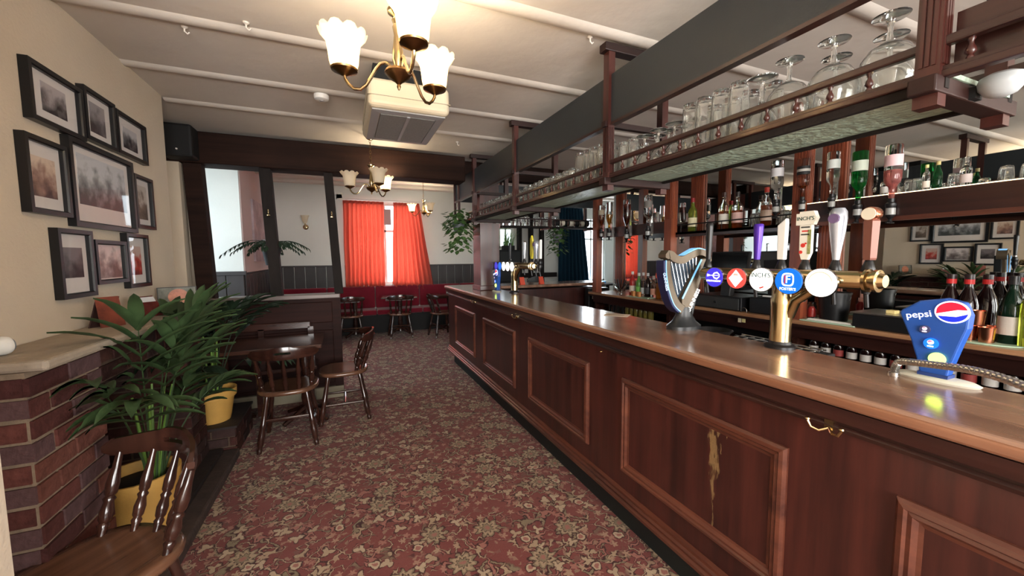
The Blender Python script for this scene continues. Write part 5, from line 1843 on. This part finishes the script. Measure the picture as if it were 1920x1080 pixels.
def bottle_parts(root, kind, gm, lq, level, label_col, cap_col, z0=0, flip=False, lab2=None, body_from=None):
    pr = bottle_prof(kind)
    H = pr[-1][1]
    f = (lambda z: z) if not flip else (lambda z: H - z)
    seg = 4 if False else 18
    MB().lathe((0, 0, z0), [(r_, f(z)) for r_, z in pr], seg, (True, True)).build('bottle', gm, root, smooth=True, ang=50)
    if lq is not None and level > 0:
        body = [q for q in inner(pr, .003) if q[1] < (1 if flip else level) * H + .001]
        if flip:
            z_lo = H * (1 - level)
            body = [(r_, z) for r_, z in inner(pr, .003) if z >= z_lo]
            r_at = [r_ for r_, z in inner(pr, .003) if z <= z_lo][-1]
            body = [(r_at, z_lo)] + body
        else:
            r_at = body[-1][0]
            body = body + [(r_at, level * H)]
        if len(body) > 1:
            MB().lathe((0, 0, z0), [(max(.001, r_ * .93), f(z)) for r_, z in body], 14, (True, True)).build('liquid', lq, root, smooth=True, ang=50)
    if label_col:
        R = pr[2][0] + .0006
        za, zb = (.045, .125) if kind != 'small' else (.03, .072)
        aw, ac = (.62 if flip else .75) * pi / 2 * 1.5, pi * 1.12
        arc = lambda r_, a_, b_: ([(r_ * cos(ac + aw * (k_ / 12 * 2 - 1)), r_ * sin(ac + aw * (k_ / 12 * 2 - 1)), z0 + f(z_)) for z_ in (a_, b_) for k_ in range(13)], [(k_, k_ + 1, 13 + k_ + 1, 13 + k_) for k_ in range(12)])
        if flip:
            za, zb = .055, .115
        lb = MB().add(*arc(R, za, zb)).build('label', M('label_%d_%d_%d' % label_col, label_col, .6), root, smooth=True)
        if lab2:
            MB().add(*arc(R + .0005, za + .02, zb - .022)).build('label_band', M('label_%d_%d_%d' % lab2, lab2, .6), lb, smooth=True)
    if cap_col:
        R = pr[-1][0] + .002
        MB().lathe((0, 0, z0), [(R, f(H - .035 if kind != 'small' else H - .012)), (R, f(H + .002))], 14, (True, True)).build('cap', M('cap_%d_%d_%d' % cap_col, cap_col, .35), root, smooth=True)


CLR = M('bottle_clear', (246, 250, 248), .02, trans=1., ior=1.3)
GRN = M('bottle_green', (24, 128, 52), .03, trans=.9, ior=1.3)
DGRN = M('bottle_dark_green', (20, 44, 30), .08, trans=.3, ior=1.3)
DBRN = M('bottle_dark', (26, 12, 12), .1)
AMB, GOLD, PINKL, VOD = liquid_mat((150, 62, 22)), liquid_mat((222, 150, 40)), liquid_mat((242, 150, 146)), None
OPT = M('optic_clear', (230, 232, 228), .1, trans=.6)


def optic(label, y, zb, kind, gm, lq, level, lc, lab2=None, s=1.25):
    """inverted bottle in a bar optic, zb = height of the optic collar"""
    r = thing('optic_bottle', label, 'optic bottle', (0, 0, 0), 'inverted bottles on bar optics')
    bottle_parts(r, kind, gm, lq, level, lc, None, .10, True, lab2)
    MB().lathe((0, 0, 0), [(.006, -.02), (.012, -.012), (.008, .0), (.016, .012), (.021, .02), (.021, .065), (.024, .07), (.024, .085), (.016, .092), (.016, .112)], 14).build('optic_measure', BLACK, r, smooth=True, ang=40)
    MB().lathe((0, 0, 0), [(.0216, .024), (.0216, .060)], 14, (False, False)).build('measure_glass', OPT, r, smooth=True)
    MB().box(-.038, .038, -.004, .004, -.022, -.016).build('lever', BLACK, r)
    MB().box(.026, .046, -.012, .012, .02, .30).build('bracket', CHROME, r)
    MB().box(.012, .046, -.01, .01, .07, .085).build('clamp', BLACK, r)
    r.location = (XP - .055, y, zb)
    r.scale = (s, s, s)
    return r


optic('inverted amber spirit bottle, leftmost of the optics by the far mirror', 4.50, 1.745, 'wine', CLR, AMB, .8, (190, 176, 150), None, 1.12)
optic('inverted golden spirit bottle, second of the optics by the far mirror', 4.33, 1.74, 'wine', CLR, GOLD, .55, None, None, 1.18)
optic('inverted brown spirit bottle, third of the optics by the far mirror', 3.975, 1.695, 'wine', CLR, liquid_mat((96, 36, 22)), .85, None, None, 1.27)
optic('inverted square bottle nearly empty, by the far mirror pillar', 3.60, 1.71, 'square', CLR, None, 0, (120, 116, 110), None, 1.28)
optic('inverted clear vodka bottle with a pale label left of the large pillar', 2.125, 1.825, 'square', CLR, None, 0, (206, 204, 206), None, 1.14)
optic('inverted square whiskey bottle with a black label', 1.925, 1.825, 'square', CLR, AMB, .32, (26, 24, 24), (180, 176, 168), 1.06)
optic('inverted clear rum bottle with white lettering right of the pillar', 1.725, 1.82, 'spirit', CLR, None, 0, (206, 212, 208), None, 1.05)
optic('inverted bright green gin bottle', 1.565, 1.74, 'spirit', GRN, None, 0, (196, 206, 190), None, 1.16)
optic('inverted clear bottle half full of pink gin', 1.385, 1.725, 'spirit', CLR, PINKL, .55, (236, 200, 204), None, 1.19)


def stand(label, x_, y_, z_, kind, gm, lq, level, lc, cap, s=1., lab2=None, name='bottle', group=None):
    r = thing(name, label, 'bottle', (0, 0, 0), group)
    bottle_parts(r, kind, gm, lq, level, lc, cap, 0, False, lab2)
    r.location = (x_, y_, z_)
    r.scale = (s, s, s)
    return r


SH = 1.7525
stand('green whiskey bottle with a cream label and red cap on the middle shelf', XP + .12, 3.12, SH, 'spirit', M('bottle_olive', (150, 168, 70), .05, trans=.8, ior=1.3), None, 0, (226, 218, 178), (150, 30, 34), 1.2)
stand('brown spirit bottle with a white label behind the black tap handle', XP + .14, 2.76, SH, 'spirit', CLR, AMB, .5, (230, 226, 214), (60, 34, 28), 1.22)
stand('round shouldered spirit bottle with pinkish label on the middle shelf', XP + .12, 2.60, SH, 'square', CLR, AMB, .5, (206, 168, 160), (30, 24, 22), 1.2)
stand('whisky bottle with red cap above the purple tap handle', XP + .14, 2.335, SH, 'spirit', CLR, AMB, .55, (216, 190, 170), (196, 60, 50), 1.15)
for i, y in enumerate((2.5, 2.45, 2.22, 2.14)):
    glass('tumbler', XP + .22, y, SH, 'tumbler on the middle mirror shelf, %s from the left' % ORD[i], 'tumblers on the middle mirror shelf', .95)
SH2 = 1.893
stand('small clear bottle with a white label between the green and pink gin', XP + .12, 1.50, SH2, 'square', CLR, None, 0, (220, 216, 210), (120, 110, 100), .55)
stand('dark green champagne shaped bottle on the lit shelf', XP + .14, 1.245, SH2, 'wine', M('bottle_green_mid', (26, 92, 50), .05, trans=.8, ior=1.3), None, 0, None, (206, 190, 130), .62)
stand('pale slim bottle beside the green bottle on the lit shelf', XP + .08, 1.275, SH2, 'tall', CLR, None, 0, (230, 220, 206), (236, 220, 150), .52)
stand('clear square bottle with a small label right of the green bottle', XP + .12, 1.115, SH2, 'square', CLR, None, 0, (214, 200, 196), None, .64)
for i, y in enumerate((1.40, 1.36, 1.19, .98, .90, .82, .74)):
    glass('tumbler', XP + .2, y, SH2, 'small glass on the lit mirror shelf, %s from the left' % ORD[i], 'glasses on the lit mirror shelf', .75)

# things on the back counter
ZC = .9855
cs = [('red sauce bottle with a white spout on the left back counter', 4.02, 'spirit', M('sauce_red', (170, 36, 36), .3), (226, 214, 200), (230, 226, 220), 1.05),
      ('green squash bottle beside the red sauce bottle', 3.90, 'spirit', M('squash_green', (110, 170, 80), .2, trans=.4), (120, 190, 90), (220, 226, 214), 1.0),
      ('clear mixer bottle between the green and black bottles', 3.82, 'tall', CLR, (200, 206, 206), (206, 206, 206), .95),
      ('black glass bottle with a white neck on the left back counter', 3.74, 'wine', DBRN, (60, 60, 66), (206, 206, 206), 1.0),
      ('clear bottle with a pink label on the left back counter', 3.64, 'square', CLR, (216, 160, 140), (186, 180, 170), .95),
      ('amber syrup bottle on the left back counter', 3.55, 'square', M('syrup', (190, 120, 50), .1, trans=.5), None, (200, 176, 120), .98),
      ('tall clear bottle right of the amber syrup bottle', 3.47, 'tall', CLR, (216, 214, 210), (170, 60, 70), 1.02)]
for (lab, y, k, gm, lc, cap, s) in cs:
    stand(lab, 3.42, y, ZC, k, gm, None, 0, lc, cap, s)
r = thing('fruit_bowl', 'glass bowl with dark straws at the far end of the back counter', 'bowl', (3.42, 4.26, ZC))
MB().lathe((3.42, 4.26, ZC), [(.03, 0), (.035, .01), (.02, .03), (.075, .08), (.095, .14), (.09, .14), (.07, .084), (.005, .04)], 20, (True, True)).build('bowl', CLR, r, smooth=True)
for k in range(9):
    a = k * .7
    MB().tube([(3.42 + .02 * cos(a), 4.26 + .02 * sin(a), ZC + .05), (3.42 + .08 * cos(a), 4.26 + .08 * sin(a), ZC + .2)], .006, 6).build('straw', BLACK, r)
r = thing('serving_board', 'pale green board among the sauce bottles on the left back counter', 'board', (3.36, 3.80, ZC))
MB().box(3.29, 3.44, 3.60, 4.0, ZC, ZC + .006).build('slab', M('pale_green_board', (176, 206, 180), .5), r, bevel=.002)
MB().box(3.30, 3.43, 3.61, 3.99, ZC + .006, ZC + .008).build('inlay', M('pale_green_board', (176, 206, 180), .5), r)
for k in range(4):
    r = thing('wooden_pot', 'small orange wooden pot on the pale green board, %s from the right' % ORD[k], 'pot', (3.33 + .02 * (k % 2), 3.78 + .05 * k, ZC + .008), 'small wooden pots')
    MB().lathe(r.location, [(.02, 0), (.022, .06), (.018, .06), (.017, .01)], 14).build('pot_body', M('orange_wood', (206, 138, 82), .6), r, smooth=True)
# small mixer bottles on the shelf below
for i in range(10):
    y = 4.42 - i * .085
    stand('small mixer bottle on the shelf under the left back counter, %s from the left' % ORD[i], 3.40, y, .7005, 'small', CLR if i < 4 else M('tonic_olive', (150, 140, 70), .1, trans=.5), None, 0, None, (190, 186, 170), 1.18, None, 'mixer_bottle', 'mixer bottles under the back counter')
# fridge bottles, right
LBW = (196, 192, 186)
for i in range(16):
    y = 1.86 - i * .084
    stand('dark beer bottle with a pale label in the low cabinet, %s from the left' % ORD[i], 3.41, y, .7005, 'small', DBRN, None, 0, LBW if i % 4 != 2 else (150, 60, 56), (40, 40, 40), 1.12, None, 'beer_bottle', 'beer bottles under the back counter')
# till screens
SCR = M('screen_black', (14, 14, 16), .12)
r = thing('till_screen', 'black flat till screen tilted back, left of the purple tap handle', 'screen', (3.36, 2.60, ZC))
T = Matrix.Translation((3.36, 2.60, 1.30)) @ Matrix.Rotation(radians(8), 4, 'Y')
MB().box(-.02, .015, -.20, .20, 0, .235, T).build('panel', BLACK, r, bevel=.008)
MB().box(-.022, -.02, -.185, .185, .012, .222, T).build('display', SCR, r)
MB().box(-.02, .05, -.05, .05, -.2, .05, T).build('neck', BLACK, r, bevel=.01)
r = thing('till_screen', 'rounded back of a black till screen right of the purple tap handle', 'screen', (3.40, 2.18, ZC))
T = Matrix.Translation((3.42, 2.19, 1.31)) @ Matrix.Rotation(radians(-6), 4, 'Y') @ Matrix.Rotation(radians(12), 4, 'Z')
MB().box(-.03, .03, -.17, .17, 0, .225, T).build('shell', M('dark_grey_plastic', (46, 48, 48), .5), r, bevel=.03, seg=4)
MB().box(-.034, -.028, -.08, .08, .07, .15, T).build('plate', BLACK, r, bevel=.006)
MB().box(-.03, .05, -.06, .06, -.2, .02, T).build('stand', BLACK, r, bevel=.01)
r = thing('cash_register', 'black cash drawer under the till screens', 'cash drawer', (3.48, 2.62, ZC))
MB().box(3.28, 3.66, 2.40, 2.92, ZC, 1.115).build('case', BLACK, r, bevel=.008)
MB().box(3.272, 3.28, 2.42, 2.90, ZC + .01, 1.10).build('drawer_front', M('dark_grey_plastic', (46, 48, 48), .5), r, bevel=.004)
MB().turned((3.272, 2.66, 1.05), (3.264, 2.66, 1.05), [(0, .012), (1, .011)], 14).build('lock', CHROME, r, smooth=True)
r = thing('receipt_printer', 'black receipt printer right of the cash drawer', 'printer', (3.46, 2.18, ZC))
MB().box(3.30, 3.62, 2.04, 2.34, ZC, 1.13).build('case', BLACK, r, bevel=.012)
MB().box(3.31, 3.42, 2.10, 2.28, 1.13, 1.138).build('lid', M('dark_grey_plastic', (46, 48, 48), .5), r, bevel=.003)
MB().box(3.33, 3.36, 2.14, 2.24, 1.138, 1.15).build('paper', M('paper_white', (226, 226, 222), .7), r)
r = thing('keys', 'bunch of keys with pale tags hanging from the cash drawer', 'keys', (3.26, 2.40, .95))
MB().tube([(3.262, 2.36 + .03 * cos(a * pi / 6), 1.0 + .03 * sin(a * pi / 6)) for a in range(13)], .002, 5).build('ring', CHROME, r)
MB().box(3.245, 3.25, 2.33, 2.36, .90, .955).build('tag', M('tag_yellow', (196, 186, 130), .6), r)
MB().box(3.248, 3.253, 2.37, 2.40, .895, .95).build('tag', M('tag_cream', (206, 198, 170), .6), r)
MB().box(3.254, 3.257, 2.355, 2.365, .91, .985).build('key', STEEL, r)
# bucket on papers, tray, bottles and copper cups
r = thing('ice_bucket', 'black round bucket standing on a pale board behind the lit badges', 'bucket', (3.43, 1.75, ZC))
MB().lathe((3.43, 1.75, ZC + .012), [(.085, 0), (.10, .20), (.105, .20), (.106, .215), (.098, .215), (.08, .01)], 28, (True, True)).build('bucket', BLACK, r, smooth=True)
MB().tube([(3.43, 1.75 + .106 * cos(a), ZC + .20 - .07 * sin(a)) for a in [pi * k / 12 for k in range(13)]], .003, 6).build('handle', STEEL, r)
r = thing('serving_board', 'pale green board under the black bucket', 'board', (3.40, 1.72, ZC))
MB().box(3.27, 3.58, 1.54, 1.90, ZC, ZC + .008).build('board', M('pale_green_board', (176, 206, 180), .5), r, bevel=.003)
r = thing('folded_cloth', 'folded white cloth on the board beside the black bucket', 'cloth', (3.31, 1.71, ZC + .008))
MB().box(3.29, 3.33, 1.56, 1.86, ZC + .0085, ZC + .015).build('lower_fold', M('white_cloth', (226, 224, 216), .9), r, bevel=.002)
MB().box(3.292, 3.328, 1.57, 1.85, ZC + .0152, ZC + .022).build('upper_fold', M('white_cloth', (226, 224, 216), .9), r, bevel=.002)
r = thing('red_lidded_jar', 'small glass jar with something red left of the bucket', 'jar', (3.40, 1.885, ZC))
MB().lathe((3.40, 1.885, ZC + .009), [(.025, 0), (.032, .01), (.032, .10), (.026, .11), (.026, .13)], 16).build('jar', CLR, r, smooth=True)
MB().lathe((3.40, 1.885, ZC + .012), [(.022, .01), (.025, .06), (.01, .09)], 12).build('contents', M('red_fruit', (190, 44, 40), .4), r, smooth=True)
r = thing('black_tray', 'low black tray with a bright rim between bucket and cola bottles', 'tray', (3.43, 1.40, ZC))
MB().box(3.28, 3.60, 1.16, 1.56, ZC, ZC + .10).build('box', BLACK, r, bevel=.01)
MB().box(3.27, 3.61, 1.15, 1.57, ZC + .10, ZC + .112).build('rim', STEEL, r, bevel=.003)
MB().box(3.36, 3.42, 1.36, 1.41, ZC + .112, ZC + .135).build('sponge', M('sponge', (226, 206, 140), .9), r, bevel=.004)
for i, (xx, y) in enumerate(((3.44, 1.135), (3.52, 1.085), (3.44, 1.06), (3.52, 1.01))):
    stand('dark cola bottle with a red band, %s of four' % ORD[i], xx, y, ZC, 'wine', DBRN, None, 0, None, (40, 26, 26), 1.28, None, 'cola_bottle', 'dark bottles behind the copper cups')
    rt = bpy.data.objects[[o.name for o in bpy.data.objects if o.name.startswith('cola_bottle')][-1]]
    MB().lathe((0, 0, 0), [(.0172, .258), (.0172, .280)], 16, (False, False)).build('band', M('band_red', (196, 40, 40), .5), None).parent = rt
r = thing('serving_board', 'oval pale green board under the copper cups', 'board', (3.36, .97, ZC))
MB().lathe((3.36, .97, ZC), [(.155, 0), (.16, .003), (.16, .006), (.156, .008)], 30, (True, True), None, .55, 1).build('slab', M('pale_green_board', (176, 206, 180), .5), r)
for i, (xx, y, zz, w_) in enumerate(((3.36, 1.02, 0, 'left of the lower three'), (3.42, .96, 0, 'rear one of the lower three'), (3.34, .945, 0, 'right of the lower three'), (3.38, 1.0, .088, 'stacked on top of the others'))):
    r = thing('copper_cup', 'shiny copper cup by the cola bottles, ' + w_, 'cup', (xx, y, ZC + .009 + zz), 'copper cups')
    MB().lathe(r.location, [(.030, 0), (.036, .085), (.033, .085), (.028, .005)], 20).build('cup_body', COPPER, r, smooth=True)
stand('dark green wine bottle with a cream label at the right edge', 3.42, .885, ZC, 'wine', DGRN, None, 0, (206, 196, 186), (24, 24, 26), 1.28)
stand('clear bottle of yellow green cordial at the right edge', 3.40, .795, ZC, 'square', CLR, liquid_mat((176, 190, 60)), .6, None, (24, 24, 26), 1.4)
stand('clear bottle behind the cordial at the right edge', 3.52, .80, ZC, 'tall', CLR, None, 0, (200, 200, 200), (40, 40, 44), 1.2)
# inside the bar: rack and bowl below the counter edge
r = thing('drip_bowl', 'shallow black bowl tucked behind the bar top by the harp tap', 'bowl', (1.90, 1.57, 1.0))
MB().lathe((1.90, 1.55, 1.02), [(.05, 0), (.09, .05), (.10, .06), (.094, .062), (.05, .008)], 24, (True, True)).build('bowl', BLACK, r, smooth=True)
MB().box(1.84, 1.96, 1.49, 1.61, 1.0, 1.021).build('foot', BLACKM, r)
r = thing('glass_rack', 'dark wire glass rack behind the bar top', 'rack', (1.93, 1.25, 1.0))
for k in range(8):
    MB().tube([(1.82, 1.08 + k * .055, 1.05), (2.05, 1.08 + k * .055, 1.05)], .004, 6).build('wire', STEEL, r)
for k in range(5):
    MB().tube([(1.82 + k * .055, 1.06, 1.054), (1.82 + k * .055, 1.48, 1.054)], .004, 6).build('wire', STEEL, r)
MB().box(1.80, 2.07, 1.04, 1.50, 1.0, 1.04).build('tray', BLACKM, r)
r = thing('under_bar_unit', 'dark work unit behind the bar top', 'cabinet', (1.9, 2, 0))
MB().box(1.765, 2.08, -.7, 4.9, 0, .90).build('carcass', BLACKM, r)
MB().box(1.765, 2.09, -.7, 4.9, .90, 1.0).build('top', STEEL if False else BLACK, r)

# things on the far return
r = thing('bar_stool', 'black rounded stool back beyond the far return of bar', 'stool', (2.98, 5.75, 0))
MB().lathe((2.98, 5.75, .74), [(.17, 0), (.19, .02), (.19, .06), (.16, .08)], 22).build('seat', BLACK, r, smooth=True)
MB().add([(2.82 + .32 * i / 8, 5.93 - .05 * sin(pi * i / 8) + q * .03, .86 + z * (.26 + .05 * sin(pi * i / 8))) for q in (0, 1) for z in (0, 1) for i in range(9)],
         [(q * 18 + i, q * 18 + i + 1, q * 18 + 9 + i + 1, q * 18 + 9 + i) for q in (0, 1) for i in range(8)] + [(9 + i, 9 + i + 1, 27 + i + 1, 27 + i) for i in range(8)]).build('backrest', M('dark_grey_plastic', (46, 48, 48), .5), r, smooth=True)
for k in range(4):
    a = pi / 4 + k * pi / 2
    MB().tube([(2.98 + .12 * cos(a), 5.75 + .12 * sin(a), .74), (2.98 + .2 * cos(a), 5.75 + .2 * sin(a), 0)], .012, 8).build('leg', BLACK, r)
for (xx, w_) in ((2.30, 'left of the tap pillar'), (2.61, 'right of the tap pillar')):
    r = thing('orange_card', 'small orange card standing on the far return, ' + w_, 'card', (xx, 5.06, 1.1))
    MB().prism([(0, 0), (.07, 0), (.055, .11), (-.015, .11)], (xx, 5.06, 1.1), (1, 0, 0), (0, .2, .98), (0, .006, 0)).build('front', M('card_orange', (214, 76, 48), .5), r)
    MB().prism([(0, 0), (.07, 0), (.055, .11), (-.015, .11)], (xx, 5.10, 1.1), (1, 0, 0), (0, -.2, .98), (0, .006, 0)).build('back', M('card_orange', (214, 76, 48), .5), r)
r = thing('card_machine', 'black box with a small white label at the far end of bar', 'box', (3.5, 4.9, .9))
MB().box(3.32, 3.68, 4.86, 4.97, .70, 1.02).build('case', BLACK, r, bevel=.01)
MB().box(3.38, 3.52, 4.856, 4.86, .86, .92).build('label', WHITEP, r)
r = thing('blue_towel', 'folded pale blue cloth lying below the bright lounge window', 'cloth', (5.9, 8.3, .9))
MB().box(5.5, 6.15, 8.22, 8.42, .80, .86).build('folded_cloth', M('blue_cloth', (120, 176, 226), .9), r, bevel=.02)
r = thing('lounge_table', 'dark side table under the lounge window', 'table', (5.8, 8.25, 0))
MB().box(4.6, 6.4, 8.0, 8.41, .76, .80).build('top', BLACKW, r)
for (xx, y) in ((4.7, 8.06), (6.3, 8.06), (4.7, 8.36), (6.3, 8.36)):
    MB().box(xx - .03, xx + .03, y - .03, y + .03, 0, .76).build('leg', BLACKW, r)
